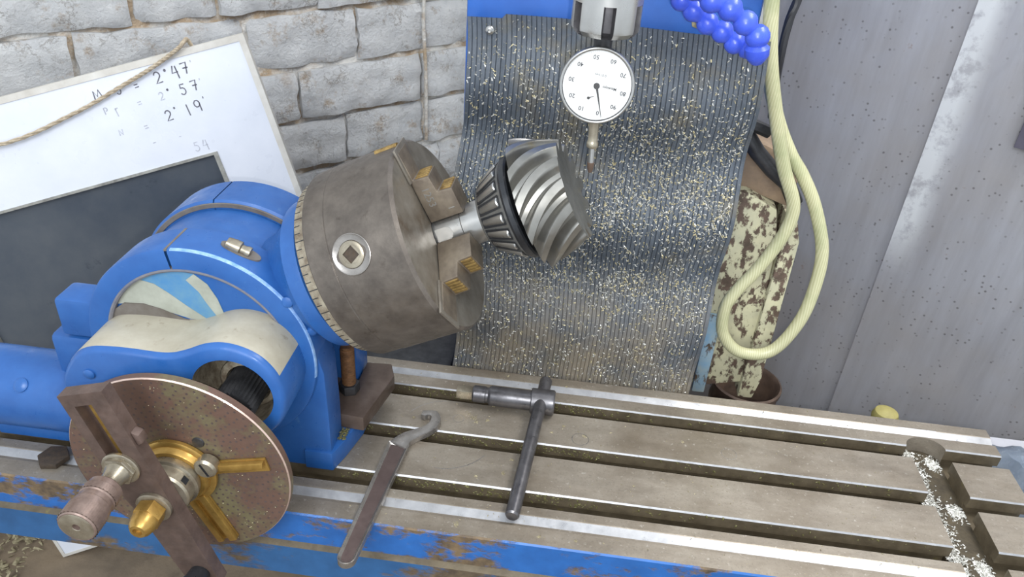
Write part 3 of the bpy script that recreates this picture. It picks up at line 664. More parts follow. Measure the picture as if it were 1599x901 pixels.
bm = B(); prism(bm, foot, .3, 23, W0, 1.5); mk('foot', bm, 'blue', DH)
rs2 = random.Random(2); bm = B(); chips(bm, [((rs2.uniform(-204, -197), rs2.uniform(-46, -30), 23.1+rs2.uniform(0, 3)), (rs2.uniform(-.4, .4), rs2.uniform(-.4, .4), .9)) for i in range(150)], rs2, (1, 3), .5); tag(mk('foot_swarf', bm, 'greencrumb', DH, sharp=10), kind='stuff')
# index plate with hole circles
IP = Fr((-312, 0, 64), (1, 0, 0), (0, 0, 1), (0, -1, 0))
bm = B(); lathe(bm, [(137, 0), (137, 98), (137.6, 98.6), (144.2, 98.6), (145, 97.8), (145, 0)], IP, 120); plate = mk('index_plate', bm, 'index', DH)
bm = B()
for r, n in ((94, 66), (89, 62), (84, 59), (79, 57), (74, 53), (69, 51), (64, 49), (59, 47), (54, 43), (49, 41), (44, 38), (39, 34)):
    for k in range(n):
        a = 2*math.pi*k/n+r; prism(bm, circ(r*math.cos(a), r*math.sin(a), 1.15, 6), 145.02, 145.12, IP)
tag(mk('index_holes', bm, 'recess', plate, sharp=10), kind='stuff')
bm = B(); chips(bm, [((-312+r*math.cos(a), -145.1, 64+r*math.sin(a)), (0, -1, 0)) for r, a in [(98*math.sqrt(rs2.random()), rs2.uniform(0, 6.28)) for i in range(170)]], rs2, (.6, 1.5), .5); tag(mk('plate_chips', bm, 'swarfgold', plate, sharp=10), kind='stuff')
bm = B(); lathe(bm, [(144.1, 98.7), (145.15, 97.7)], IP, 120); mk('worn_rim', bm, 'rimedge', plate)
bm = B(); lathe(bm, [(120, 0), (120, 28), (136.9, 28), (136.9, 0)], IP, 40); mk('plate_boss', bm, 'dark', DH)
bm = B(); lathe(bm, [(145.1, 0), (145.1, 33), (147, 35), (150, 35), (151, 33.5), (151, 30), (154, 29), (156, 27.5), (156, 0)], IP, 56); mk('brass_collar', bm, 'brass', DH)
bm = B(); lathe(bm, [(156.1, 0), (156.1, 24), (160, 25), (163, 25), (164, 22.5), (174, 22.5), (175.8, 21), (175.8, 0)], IP, 40); hub = mk('hub_nut', bm, 'nickel', DH)
for a in (35, -40, 110):
    bm = B(); d = V((math.cos(rad(a)), 0, math.sin(rad(a)))); prism(bm, [(-3, -3), (3, -3), (3, 3), (-3, 3)], 21.5, 22.7, Fr(IP(0, 0, 169), d.cross(V((0, 1, 0))), (0, 1, 0), d)); mk('hub_hole', bm, 'black', hub)
def sector_arm(a, name='sector_arm'):
    d = (math.cos(rad(a)), 0, math.sin(rad(a))); q = (-math.sin(rad(a)), 0, math.cos(rad(a))); f = Fr(IP.o, d, q, (0, -1, 0)); bm = B()
    prism(bm, [(30, -7), (84, -7), (84, 7), (30, 7)], 145.2, 147.6, f, .5); prism(bm, [(30, 0), (82, 0), (84, 6.6), (30, 6.6)], 147.6, 153, f, 1); return mk(name, bm, 'brass', DH)
sector_arm(14)
f_ = Fr(IP.o, (math.cos(rad(-67)), 0, math.sin(rad(-67))), (math.sin(rad(67)), 0, math.cos(rad(67))), (0, -1, 0)); bm = B()
prism(bm, [(30, -10), (88, -10), (88, 10), (30, 10)], 145.2, 147.4, f_, .4); prism(bm, [(30, -10), (88, -10), (88, -4), (30, -4)], 147.4, 151, f_, .6); prism(bm, [(30, 3), (88, 3), (88, 10), (30, 10)], 147.4, 152, f_, .6); mk('sector_arm', bm, 'brass', DH)
bm = B(); lathe(bm, [(148, 0), (148, 10), (156, 10), (158, 8), (158, 0)], Fr((-282, 0, 79), (1, 0, 0), (0, 0, 1), (0, -1, 0)), 24); sc = mk('sector_screw', bm, 'nickel', DH)
bm = B(); box(bm, (-1, -7, 158.02), (1, 7, 158.3), Fr((-282, 0, 79), (.9, 0, .43), (-.43, 0, .9), (0, -1, 0))); mk('screw_slot', bm, 'black', sc)
bm = B(); lathe(bm, [(145.1, 0), (145.1, 5.5), (146.2, 5), (146.4, 0)], Fr((-290, 0, 90+8), (1, 0, 0), (0, 0, 1), (0, -1, 0)), 18); mk('plate_screw', bm, 'dark', DH)
# crank arm: long axis 16.6 degrees left of vertical
aa = rad(16.6); AD = V((-math.sin(aa), 0, math.cos(aa))); AP = V((math.cos(aa), 0, math.sin(aa)))
AF = Fr((-312, 0, 64), AP, AD, (0, -1, 0))
bm = B()
oa = [(15.5, -100), (15.5, 119), (-24, 119), (-24, 20), (-20, -6), (-14, -100)]; s0, s1, sw, sc_ = 34, 108, 7.5, -7
# plate with a long slot: built of rails and bridges
prism(bm, [(sc_+sw, s0), (15.5, s0), (15.5, s1), (sc_+sw, s1)], 176, 188, AF); prism(bm, [(-24, s0), (sc_-sw, s0), (sc_-sw, s1), (-24, s1)], 176, 188, AF)
prism(bm, [(-24, s1), (15.5, s1), (15.5, 119), (-24, 119)], 176, 188, AF); prism(bm, [(-14, -100), (15.5, -100), (15.5, s0), (-24, s0), (-24, 14), (-20, -6)], 176, 188, AF)
bmesh.ops.remove_doubles(bm, verts=bm.verts, dist=.01)
arm = mk('crank_arm', bm, 'arm', DH)
bm = B(); prism(bm, [(sc_-sw+3, s0+2), (sc_+sw-.1, s0+2), (sc_+sw-.1, s1-.2), (sc_-sw+3, s1-.2)], 177, 179.5, AF, .3); mk('slot_bar', bm, 'brass', arm)
bm = B(); prism(bm, [(15.6, 62), (21, 64), (21, 72), (15.6, 76)], 177, 186, AF, 1.5); mk('arm_boss', bm, 'arm', arm)
bm = B(); lathe(bm, [(188.1, 0), (188.1, 15), (191, 15), (192, 13), (192, 0)], IP, 36); mk('washer', bm, 'nickel', DH)
bm = B(); prism(bm, hexa(12.5, 12), 192.1, 204, IP, .8); lathe(bm, [(204, 11), (208, 10.6), (213, 9), (216, 6.5), (216.4, 4), (213, 3.6), (213, 0)], IP, 28); mk('acorn_nut', bm, 'brass', DH)
KB = (-331.5, 105); KF = Fr((KB[0], 0, KB[1]), (1, 0, 0), (0, 0, 1), (0, -1, 0))
bm = B(); lathe(bm, [(188.1, 0), (188.1, 15), (190.5, 15.5), (191.5, 14), (191.5, 12), (201, 8.6), (207, 8.2), (212, 8.6), (212, 0)], KF, 36); prism(bm, hexa(13.6, 5), 191.5, 195.5, KF, .6); mk('handle_bolt', bm, 'nickel', DH)
def knurl(bm, s0, s1, r, n=56, k=8):
    g = []
    for j in range(k+1):
        s = s0+(s1-s0)*j/k; g.append([bm.verts.new(KF((r+(.65 if (i+j) % 2 else 0))*math.cos(2*math.pi*i/n), (r+(.65 if (i+j) % 2 else 0))*math.sin(2*math.pi*i/n), s)) for i in range(n)])
    for a, b in zip(g, g[1:]):
        for i in range(n): bm.faces.new((a[i], a[(i+1) % n], b[(i+1) % n], b[i]))
bm = B(); lathe(bm, [(210, 0), (210, 12), (211.5, 13.4), (216, 13.6), (223, 13.8), (223.6, 14.4), (224.4, 13.4), (229, 13.8), (229.6, 14.4), (234, 14.8), (249, 14.8), (250, 14), (250, 3), (246, 2.6), (246, 0)], KF, 40)
hd = mk('plunger_handle', bm, 'knurl', DH)
bm = B(); knurl(bm, 216.5, 222.6, 13.9); knurl(bm, 235, 248.6, 14.9, k=15); mk('knurled_band', bm, 'knurl', hd, sharp=5)
bm = B(); lathe(bm, [(250.02, 13.2), (250.2, 12.8), (250.3, 3.4), (250.02, 3)], KF, 40); mk('handle_face', bm, 'nickel', hd)
bm = B(); lathe(bm, [(188.1, 0), (188.1, 9), (196, 10), (204, 13), (212, 14), (220, 13), (226, 9), (228, 0)], Fr(AF(2, -84, 0), (1, 0, 0), (0, 0, 1), (0, -1, 0)), 32); mk('black_knob', bm, 'black', DH)

# ------------------------------------------------------------------ chuck
S0, S1, CR = 147, 233.5, 87.2
CH = empty('lathe_chuck', SP(0, 0, S0), 'brown steel three-jaw chuck mounted on the tilted dividing head', 'chuck')
bm = B(); lathe(bm, [(S0, 0), (S0, CR-3), (S0+2, CR-.6), (S0+21, CR-.6), (S0+22, CR-1.4), (S0+23, CR), (S1-3, CR), (S1, CR-2.4)], SP, 140); mk('body', bm, 'chuck', CH)
# front face with three radial guide slots
JW = 12.5
bm = B(); lathe(bm, [(S1, CR-2.4), (S1+.02, 60), (S1-.6, 34), (S1-.6, 21), (S1-12, 20), (S1-12, 0)], SP, 140); mk('front_face', bm, 'chuckface', CH)
kd = (-math.cos(rad(0)))
# key socket: on the barrel towards the camera
KP = V((0, 0, 0))
def chuck_dir(phi): return E1*math.cos(rad(phi))+E2*math.sin(rad(phi))
def socket(phi, s):
    d = chuck_dir(phi); t = AX; f = Fr(SP.o+AX*s, t, d.cross(t), d); bm = B()
    lathe(bm, [(CR-6, 17.4), (CR+.3, 17), (CR+.6, 16.4), (CR+.2, 15.8), (CR-.2, 11.6)], f, 36); so = mk('key_socket', bm, 'spanner', CH)
    bm = B(); lathe(bm, [(CR-1, 11.4), (CR+.5, 11), (CR+.9, 10.2), (CR+.9, 7.5), (CR+.1, 7.42)], f, 36); mk('socket_ring', bm, 'nickel', so)
    q = [(x*math.cos(.5)-y*math.sin(.5), x*math.sin(.5)+y*math.cos(.5)) for x, y in ((-5.2, -5.2), (5.2, -5.2), (5.2, 5.2), (-5.2, 5.2))]
    bm = B()
    hole = [bm.verts.new(f(*p, CR+1.0)) for p in q]; low = [bm.verts.new(f(*p, CR+.25)) for p in q]
    for i in range(4): bm.faces.new((hole[i], hole[(i+1) % 4], low[(i+1) % 4], low[i]))
    bm.faces.new(low)
    for f_2 in bm.faces: f_2.material_index = 1
    def sqp(a):
        k_ = 5.2/max(abs(math.cos(a)), abs(math.sin(a))); x, y = k_*math.cos(a), k_*math.sin(a); return (x*math.cos(.5)-y*math.sin(.5), x*math.sin(.5)+y*math.cos(.5))
    r0 = [bm.verts.new(f(7.45*math.cos(2*math.pi*k/24+.5), 7.45*math.sin(2*math.pi*k/24+.5), CR+.9)) for k in range(24)]; r1 = [bm.verts.new(f(*sqp(2*math.pi*k/24), CR+.98)) for k in range(24)]
    for k in range(24): bm.faces.new((r0[k], r0[(k+1) % 24], r1[(k+1) % 24], r1[k]))
    mk('square_hole', bm, 'nickel', so, mats=('holedark',))
SOCK = (-63, 188)
socket(*SOCK); socket(SOCK[0]+120, SOCK[1]); socket(SOCK[0]+240, SOCK[1])
def jaw(phi, marks):
    d = chuck_dir(phi); t = AX.cross(d); f = Fr(SP.o+AX*S1, d, AX, t)       # polygon in (radial, axial), thickness along t
    bm = B(); prism(bm, [(17.6, .2), (84, .2), (84, 2.6), (58, 3), (57, 17), (42, 18), (41, 31), (17.6, 31)], -JW, JW, f, .8); j = mk('jaw', bm, 'jaw', CH)
    bm = B(); prism(bm, [(57, .2), (CR+1, .2), (CR+1, 2.2), (57, 2.2)], -JW-4, JW+4, f, .5); mk('guide_strip', bm, 'chuckface', j)
    for r, a0, a1 in ((57.1, 4, 16), (41.2, 19.5, 30)):
        bm = B()
        for k in range(5):
            c0 = -JW+2+k*(2*JW-4)/5; prism(bm, [(r, a0), (r+1.4, a0+.4), (r+1.4, a1-.6), (r, a1)], c0, c0+3, f, .3)
        mk('gripping_teeth', bm, 'jawgold', j)
    if marks:
        side = Fr(f(0, 0, marks*JW), -d, AX, t*marks); 
        bm = B(); text_bm(bm, '1253', 9.5, Fr(f(40, 9, marks*(JW+.02)), -d, -(t*marks).cross(d)*1, t*marks), .25); text_bm(bm, '1', 8, Fr(f(25, 23, marks*(JW+.02)), -d, -(t*marks).cross(d)*1, t*marks), .25)
        mk('stamped_number', bm, 'steel', j, sharp=10)
jaw(0, 1); jaw(120, 0); jaw(240, 0)
bm = B(); tube(bm, [SP.o+AX*(S1-22)+chuck_dir(2)*(CR-1), SP.o+AX*(S1-1)+chuck_dir(2)*(CR-1)], 3.2, 10); mk('guide_pin', bm, 'jawgold', CH)

# ------------------------------------------------------------------ bevel pinion with roller bearing, held in the chuck
PN = empty('pinion_gear', SP(0, 0, S1), 'shiny spiral-toothed pinion gear with roller bearing held in the chuck jaws', 'gear')
bm = B(); lathe(bm, [(S1-10, 0), (S1-10, 17.4), (258, 17.4), (259, 18.2), (279, 18.4), (279, 0)], SP, 64); mk('shaft', bm, 'steel', PN)
d = chuck_dir(-72); f = Fr(SP.o, AX, d.cross(AX), d); bm = B()
prism(bm, [(S1+.5, -6)]+[(S1+10+6*math.cos(rad(a)), 6*math.sin(rad(a))) for a in range(-90, 91, 15)]+[(S1+.5, 6)], 14, 17.7, f); mk('key', bm, 'steel', PN)
NT_ = 13; bm = B(); nph, ns = NT_*24, 22; g = []
for j in range(ns+1):
    q = j/ns; s = 320+38*q; ro = 57-14.5*q; dep = 11-3.0*q; row = []
    sp_ = 1.0*q-.32*q*q  # spiral lead
    for i in range(nph):
        ph = 2*math.pi*i/nph+sp_; x = ((ph-sp_)*NT_/(2*math.pi)) % 1.0
        tw = min(abs(x-.5)*2, 1); h = 1-max(0, min(1, (tw-.34)/.42)); h = h*h*(3-2*h)
        r = ro-dep*(1-h); ss = s-(ro-r)*.25
        row.append(bm.verts.new(SP(r*math.cos(ph), r*math.sin(ph), ss)))
    g.append(row)
for a, b in zip(g, g[1:]):
    for i in range(nph): bm.faces.new((a[i], a[(i+1) % nph], b[(i+1) % nph], b[i]))
for row, s, of in ((g[0], 313, 0), (g[-1], 356, .68)):
    c = bm.verts.new(SP(0, 0, s)); rg = [bm.verts.new(SP(30*math.cos(2*math.pi*i/nph+of), 30*math.sin(2*math.pi*i/nph+of), s)) for i in range(nph)]
    for i in range(nph):
        bm.faces.new((row[i], row[(i+1) % nph], rg[(i+1) % nph], rg[i])); bm.faces.new((rg[i], rg[(i+1) % nph], c))
mk('toothed_head', bm, 'gear', PN, sharp=32)
bm = B(); lathe(bm, [(306, 0), (306, 43.5), (308, 45), (312, 45), (313.4, 43.5), (313.4, 0)], SP, 80); mk('bearing_shoulder', bm, 'black', PN)
bm = B(); lathe(bm, [(279, 18), (278, 26), (279.5, 28.4), (282, 29.4), (303, 40.8), (305.5, 42.6), (306.5, 42), (306.5, 30), (279, 18)], SP, 90); mk('bearing_cage', bm, 'cage', PN)
c0, c1 = V((283, 27.6)), V((303.5, 38.6))
me0 = None
for k in range(18):
    a = 360*k/18+6; d = chuck_dir(a); p0 = SP.o+AX*c0.x+d*c0.y; p1 = SP.o+AX*c1.x+d*c1.y; zz = (p1-p0).normalized(); Ln = (p1-p0).length
    f_ = Fr(p0, AX.cross(d), zz.cross(AX.cross(d)), zz); o_ = 1 if f_.y.dot(d) > 0 else -1
    bm = B(); prism(bm, [(-4.6, -1), (4.6, -1), (5.6, Ln+1), (-5.6, Ln+1)], 0, .35, Fr(p0+f_.y*o_*2.55, f_.x, zz, f_.y*o_)); mk('cage_window', bm, 'black', PN)
    bm = B(); lathe(bm, [(0, 0), (0, 3.3), (.8, 3.9), (Ln-.8, 4.9), (Ln, 4.2), (Ln, 0)], Fr(p0, AX.cross(d), zz.cross(AX.cross(d)), zz), 18); mk('roller', bm, 'steel', PN)

# ------------------------------------------------------------------ clamp block with stud
CB = empty('clamp_block', (-200, 10, 23), 'brown steel clamp block with rusty stud on the dividing head foot', 'clamp')
bm = B(); prism(bm, [(-240, -25), (-182.5, -29), (-168, 42), (-176, 62), (-203, 60), (-203.5, 29), (-240, 29)], 23.4, 41, W0, 1.0); mk('block', bm, 'clamp', CB)
SX, SY = -208, 10
bm = B(); prism(bm, hexa(11, 20), 41.1, 52, Fr((SX, SY, 0)), .8); mk('hex_nut', bm, 'dark', CB)
bm = B(); prof_ = []
for k in range(26): prof_ += [(41.4+k*2.12, 7.3), (41.9+k*2.12, 7.3), (42.8+k*2.12, 6.0)]
lathe(bm, [(41.4, 0)]+prof_+[(97.5, 6.6), (98.5, 5), (98.5, 0)], Fr((SX, SY, 0)), 24); mk('threaded_stud', bm, 'rust', CB, sharp=20)

# ------------------------------------------------------------------ chuck key
CK = empty('chuck_key', (-40, 58, 0), 'dark steel T-handle chuck key lying across the table slots', 'chuck key')
KX = Fr((0, 61, 14.2), (0, 1, 0), (0, 0, 1), (1, 0, 0))
bm = B(); prism(bm, [(-5.4, -5.4), (5.4, -5.4), (5.4, 5.4), (-5.4, 5.4)], -102, -82, KX, .8); mk('square_end', bm, 'nickel', CK)
bm = B(); lathe(bm, [(-84, 0), (-84, 8.2), (-82.5, 9.4), (-70, 9.4), (-69, 8.6), (-66.5, 8.6), (-65.5, 10), (-63, 11.2), (-19, 11.2), (-19, 13.2), (-18, 14.2), (6, 14.2), (7.5, 13), (7.5, 0)], KX, 40); mk('barrel', bm, 'keysteel', CK)
p0, p1 = V((-4.5, 91, 21)), V((-21.5, -100, 6.9)); d = (p1-p0).normalized(); bm = B(); Ln = (p1-p0).length
lathe(bm, [(0, 0), (0, 5.6), (1.5, 7), (Ln-1.8, 7), (Ln, 5.6), (Ln+.1, 0)], Fr(p0, d.orthogonal(), d.cross(d.orthogonal()), d), 28); mk('tommy_bar', bm, 'keysteel', CK)

# ------------------------------------------------------------------ hook spanner
HS = empty('hook_spanner', (-150, -90, 0), 'flat steel hook spanner lying over the table front edge', 'spanner')
hx, hy = V((-160, -176)), V((-148.5, -28)); ad = (hy-hx).normalized(); an = V((-ad.y, ad.x)); Lh = (hy-hx).length
SF = Fr((hx.x, hx.y, 0), (-an.x, -an.y, 0), (ad.x, ad.y, 0), (0, 0, 1)); bm = B()
st = [(8.2*math.cos(rad(a)), 8+8.2*math.sin(rad(a))) for a in range(180, 361, 15)]+[(10.6, Lh-8), (11, Lh+6), (-11, Lh+6), (-10.4, Lh-8)]
fs = prism(bm, st, .4, 7.4, SF); topf = fs[1]; bmesh.ops.recalc_face_normals(bm, faces=bm.faces)
r_ = bmesh.ops.inset_individual(bm, faces=[topf], thickness=3.2, depth=0, use_even_offset=True)
for v in topf.verts: v.co.z -= 2.2
topf.material_index = 1
bev_e = [e for e in bm.edges if e.calc_face_angle(0) > .9 and min(v.co.z for v in e.verts) > 6]; bmesh.ops.bevel(bm, geom=bev_e, offset=.7, segments=2, affect='EDGES')
mk('handle', bm, 'spanner', HS, mats=('recess',))
ctr = [V(p) for p in ((-148.2, -26, 0), (-143, -14, 0), (-132, -4, 0), (-124, 3, 0), (-118.5, 12, 0), (-118, 22, 0), (-122, 30, 0))]
cp = spline(ctr, 5); bm = B(); L_, R_ = [], []
for i, p in enumerate(cp):
    t = (cp[min(i+1, len(cp)-1)]-cp[max(i-1, 0)]).normalized(); nn = V((-t.y, t.x, 0)); q = i/(len(cp)-1); wd = 6.0*(1-q)**3+4.4+.9*math.exp(-((q-.7)/.2)**2)
    L_.append(p+nn*wd); R_.append(p-nn*wd)
hk = [(p.x, p.y) for p in R_]+[(-124, 33), (-134, 31), (-135, 24), (-130, 22.5), (-127.5, 25)]+[(p.x, p.y) for p in L_[::-1][2:]]
prism(bm, hk, .4, 7.4, W0, .9); mk('hook', bm, 'spanner', HS)

# ------------------------------------------------------------------ spindle with collet nut, dial gauge
SPD = empty('spindle', (11, 2, 430), 'vertical machine spindle with slotted bright collet nut', 'spindle')
NF = Fr((11, 2, 0)); ns_, R0 = 180, 26
bm = B(); rings = []
for z, r in ((430, 16), (430, 22), (430.8, 23), (434, 25.6), (437, 26), (450, 26), (453, 26), (453.6, 26), (462, 26), (463, 25.4), (464.4, 25.4), (465, 24.4), (467, 24)):
    row = []
    for i in range(ns_):
        a = 2*math.pi*i/ns_; ph = ((a*6/(2*math.pi))+.4167) % 1.0; inn = 430.5 < z < 453.4 and (ph < .15 or ph > .85)
        rr_ = r-(6.5 if inn and z > 430 else 0); row.append(bm.verts.new(NF(rr_*math.cos(a), rr_*math.sin(a), z)))
    rings.append(row)
extra = []
for A, Bq in zip(rings, rings[1:]):
    for i in range(ns_):
        f = bm.faces.new((A[i], A[(i+1) % ns_], Bq[(i+1) % ns_], Bq[i])); f.material_index = int(any((v.co-V((11, 2, v.co.z))).length < 20.5 and 430.2 < v.co.z < 453.4 for v in f.verts))  # slot faces take a darker steel that paints in their shade
bm.faces.new(rings[0][::-1]); bm.faces.new(rings[-1]); mk('collet_nut', bm, 'steel', SPD, sharp=30, mats=('keysteel',))
bm = B(); lathe(bm, [(467.1, 0), (467.1, 22), (470, 23.6), (520, 24), (560, 40), (660, 40), (660, 0)], NF, 56); mk('tool_holder', bm, 'steel', SPD)
bm = B(); lathe(bm, [(412, 0), (412, 7), (429.9, 7), (429.9, 0)], NF, 28); mk('gauge_stem_clamp', bm, 'dark', SPD)
DG = empty('dial_gauge', (11, -4, 322), 'white-faced dial gauge hanging below the collet nut', 'dial gauge')
tl = rad(8); DF = Fr((10, -12, 394), (1, 0, 0), (0, math.sin(tl), math.cos(tl)), (0, -math.cos(tl), math.sin(tl)))
bm = B(); lathe(bm, [(-22, 0), (-22, 24), (-20, 26), (-4, 26), (-4, 28.4), (0, 28.8), (4, 28.8), (5.4, 27.8), (5.4, 26.6), (3, 26)], DF, 80); mk('case', bm, 'dark', DG)
bm = B(); lathe(bm, [(3.4, 28.9), (5.6, 28.2), (6, 27.4), (5.6, 26.6), (2.2, 26.2)], DF, 80); mk('bezel', bm, 'steel', DG)
bm = B(); lathe(bm, [(2, 26.4), (2.2, 0)], DF, 64); mk('dial_face', bm, 'dialface', DG)
bm = B(); lathe(bm, [(5.0, 26.7), (5.3, 0)], DF, 64); mk('crystal', bm, 'crystal', DG)
rot = lambda cx, cy, t=math.pi-.1: Fr(DF(cx, cy, 2.5), DF.x*math.cos(t)+DF.y*math.sin(t), -DF.x*math.sin(t)+DF.y*math.cos(t), DF.z)
bm = B(); px = lambda a, b: ((a-413)/370*25.6, (455-b)/370*25.6)
for s_, a, b in (('0', 455, 750), ('10', 270, 716), ('20', 152, 585), ('30', 128, 408), ('40', 208, 242), ('50', 371, 152), ('60', 562, 185), ('70', 685, 318), ('80', 707, 515), ('90', 621, 668)): text_bm(bm, s_, 4.6, rot(*px(a, b)), .05, bold=.06)
text_bm(bm, '0.01mm', 2.8, rot(*px(440, 338)), .05); mk('dial_numbers', bm, 'ink_dial', DG, sharp=10)
bm = B(); text_bm(bm, 'Mitutoyo', 2.9, rot(*px(555, 472)), .05, bold=.05); mk('maker_lettering', bm, 'ink_hand', DG, sharp=10)
bm = B()
for k in range(100):
    a = 2*math.pi*k/100+.1; f = Fr(DF(0, 0, 2.5), DF.x*math.cos(a)+DF.y*math.sin(a), -DF.x*math.sin(a)+DF.y*math.cos(a), DF.z)
    prism(bm, [(23.8 if k % 5 else 22.6, -.07), (25.4, -.07), (25.4, .07), (23.8 if k % 5 else 22.6, .07)], 0, .05, f)
for k in range(20):
    a = 2*math.pi*k/20; c = px(335, 595); f = Fr(DF(c[0], c[1], 2.5), DF.x*math.cos(a)+DF.y*math.sin(a), -DF.x*math.sin(a)+DF.y*math.cos(a), DF.z); prism(bm, [(4.4, -.06), (5.2, -.06), (5.2, .06), (4.4, .06)], 0, .05, f)
mk('scale_marks', bm, 'inkfaint', DG, sharp=10)
def hand(c, tip, w0, w1, r, h, name):
    c, tip = V(c), V(tip); t = (tip-c).normalized(); n = V((-t.y, t.x)); bm = B()
    q = [c-t*r*.6+n*w0, tip+n*w1, tip-n*w1, c-t*r*.6-n*w0]; prism(bm, [(p.x, p.y) for p in q], h, h+.4, DF); prism(bm, circ(c.x, c.y, r, 20), h, h+.6, DF); mk(name, bm, 'ink_hand', DG)
hand(px(410, 458), px(498, 792), .95, .15, 2.4, 3.2, 'pointer'); hand(px(335, 596), px(395, 570), .45, .12, 1.1, 2.6, 'counter_pointer')
STM = Fr((13.5, -4, 0), (1, 0, 0), (0, 1, 0), (-.03, 0, 1))
bm = B(); lathe(bm, [(341, 0), (341, 4.2), (342, 4.8), (345, 4.8), (346, 4.3), (347, 4), (352, 4), (370, 4.4), (370, 0)], Fr((24, -4, 0), (1, 0, 0), (0, 1, 0), (-.034, 0, 1)), 24); mk('stem', bm, 'nickel', DG)
bm = B(); lathe(bm, [(328, 0), (328, 2.4), (342, 2.4), (342, 0)], Fr((24, -4, 0), (1, 0, 0), (0, 1, 0), (-.034, 0, 1)), 20); mk('plunger', bm, 'steel', DG)
bm = B(); lathe(bm, [(319, 0), (319.3, 1.6), (322, 2.4), (328, 3), (328, 0)], Fr((24, -4, 0), (1, 0, 0), (0, 1, 0), (-.034, 0, 1)), 20); mk('contact_point', bm, 'bucket', DG)
bm = B(); lathe(bm, [(-6, 5.6), (0, 6), (17, 6), (17, 0)], Fr((11, 2, 412-17.2)), 24); mk('mounting_lug', bm, 'dark', DG)

# ------------------------------------------------------------------ segmented blue coolant hoses
def loc(label, pts, r):
    base = V(pts[-1]); H_ = empty('coolant_hose', base, label, 'coolant hose', 'blue segmented coolant hoses')
    for i in range(len(pts)-1):
        p, q = V(pts[i]), V(pts[i+1]); d = (q-p).normalized(); L = (q-p).length; x = d.orthogonal().normalized(); bm = B()
        lathe(bm, [(-r*.86, 0), (-r*.86, r*.5), (-r*.62, r*.8), (-r*.22, r*.99), (r*.15, r), (r*.38, r*.93), (r*.75, r*.66), (r*.95, r*.6), (L-.8*r, r*.6), (L-.8*r, 0)], Fr(p, x, d.cross(x), d), 28); mk('hose_segment', bm, 'locblue', H_)
    bm = B(); p = V(pts[-1]); d = (p-V(pts[-2])).normalized(); x = d.orthogonal().normalized(); lathe(bm, [(-r*.86, 0), (-r*.86, r*.5), (-r*.3, r), (r*.3, r*.98), (r*.7, r*.72), (r*1.0, r*.45), (r*1.0, 0)], Fr(p, x, d.cross(x), d), 28); mk('hose_nozzle', bm, 'locblue', H_)
yy = 66
loc('lower-left of the two blue segmented coolant hose strands', [(56, yy, 455), (71, yy, 446.5), (82, yy, 439), (95, yy, 430), (108, yy, 424.5), (120, yy, 416.5), (131, yy-1, 414)], 9.2)
loc('upper-right of the two blue segmented coolant hose strands', [(62, 44, 470), (78, 44, 460), (92, 44, 452), (107, 44, 447), (121, 44, 437.5), (132.5, 44, 428), (135, 45, 416)], 9.8)

# ------------------------------------------------------------------ braided hose, cable, bucket, small things
hp = [(150, 190, 640), (152, 172, 520), (163, 166, 435), (176, 170, 378), (197, 178, 320), (218, 184, 268), (240, 188, 224), (239, 188, 190), (222, 186, 146), (203, 184, 112), (194, 182, 86), (200, 182, 50), (226, 184, 26), (262, 186, 32), (285, 190, 76), (292, 196, 126), (288, 200, 170), (268, 204, 218), (246, 204, 252), (228, 204, 274), (209, 205, 304), (193, 206, 338), (180, 206, 376), (167, 206, 432), (160, 206, 520)]
bm = B(); tube(bm, spline(hp, 10), 7.2, 16); tag(mk('braided_hose', bm, 'hose', org=(226, 184, 20)), 'yellowish braided hose hanging in a loop at the column side', 'hose')
bm = B(); tube(bm, spline([(215, 260, 560), (208, 250, 440), (202, 246, 400), (204, 250, 350), (224, 310, 280)], 8), 4.5, 10); tag(mk('black_cable', bm, 'cable', org=(220, 280, 300)), 'black cable bending behind the yellowish braided hose', 'cable')
BK = empty('round_pot', (297, 358, FLOOR), 'rusty round pot behind the table below the hose loop', 'pot')
PTF = Fr((297, 358, -148))
bm = B(); lathe(bm, [(FLOOR+148, 0), (FLOOR+148, 44), (-12, 49), (-6, 52), (0, 52), (2, 49), (-4, 45), (FLOOR+156, 38), (FLOOR+156, 0)], PTF, 48); mk('pot_body', bm, 'bucket', BK)
bm = B(); lathe(bm, [(-44, 48.4), (-40, 50.4), (-34, 50.6), (-31, 49)], PTF, 48); mk('pot_band', bm, 'bucket', BK)
bm = B(); lathe(bm, [(-95, 5), (-90, 6.5), (-30, 6), (-12, 6), (-12, 11), (-8, 14), (0, 15.5), (7, 13), (10, 8), (11, 0)], Fr((402, 150, -19)), 32)
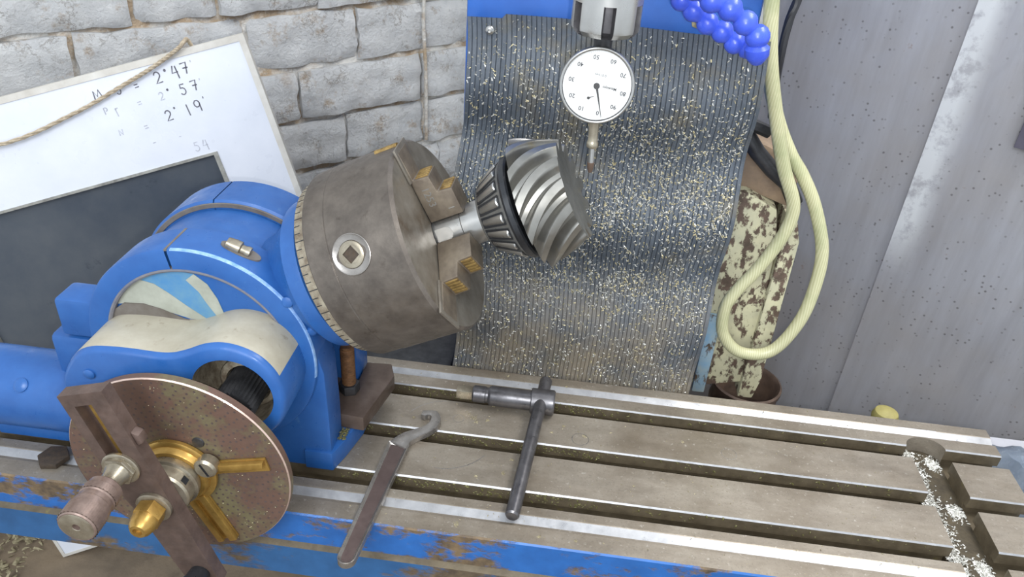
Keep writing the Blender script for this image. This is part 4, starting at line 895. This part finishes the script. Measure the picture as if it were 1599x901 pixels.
tag(mk('yellow_knob', bm, 'yellow', org=(404, 152, -100)), 'dull yellow domed knob peeping over the table back edge', 'knob')
bm = B(); g = {}; nb = 14
for i in range(nb+1):
    for j in range(nb+1):
        x = 515+110*i/nb; y = -20+190*j/nb; e = min(i, nb-i, j, nb-j)/3; h = min(1, e)
        g[i, j] = bm.verts.new((x, y, -60+34*h+16*noise.noise(V((x*.03, y*.03, 1.7)))*h+8*noise.noise(V((x*.09, y*.09, 3.1)))))
for i in range(nb):
    for j in range(nb): bm.faces.new((g[i, j], g[i+1, j], g[i+1, j+1], g[i, j+1]))
geo = bmesh.ops.solidify(bm, geom=bm.faces, thickness=2)
tag(mk('plastic_bag', bm, 'bag', org=(570, 75, -60), sharp=20), 'crumpled pale blue plastic bag beside the table right end', 'bag')
# low bench that carries the bag
bm = B(); box(bm, (510, -40, -90), (660, 190, -62), bev=2)
BN = empty('low_shelf', (585, 75, FLOOR), 'grey shelf beside the table right end under plastic bag', 'shelf')
mk('shelf_board', bm, 'sheetA', BN); 
for x, y in ((520, -30), (650, -30), (520, 180), (650, 180)):
    bm = B(); box(bm, (x-8, y-8, FLOOR), (x+8, y+8, -90)); mk('shelf_leg', bm, 'dark', BN)
# turnings on the ground under the table, left
rg_ = random.Random(8); LL = [((rg_.uniform(-1000, -790), rg_.uniform(-160, 200), FLOOR+rg_.uniform(0, 14)), (rg_.uniform(-.5, .5), rg_.uniform(-.5, .5), .8)) for i in range(900)]
bm = B(); chips(bm, LL, rg_, (4, 18), .4); tag(mk('floor_turnings', bm, 'crumb', sharp=10), 'heap of bright metal turnings on floor under table', 'turnings', kind='stuff')
# saddle under the table
SD = empty('saddle', (-60, 0, FLOOR), 'dark machine saddle and screw under the milling table', 'machine saddle')
bm = B(); box(bm, (-150, -110, -200), (150, 110, -80.5), bev=4); mk('saddle_block', bm, 'dark', SD)
bm = B(); box(bm, (-190, -90, FLOOR), (170, 100, -200.5), bev=4); mk('saddle_base', bm, 'dark', SD)
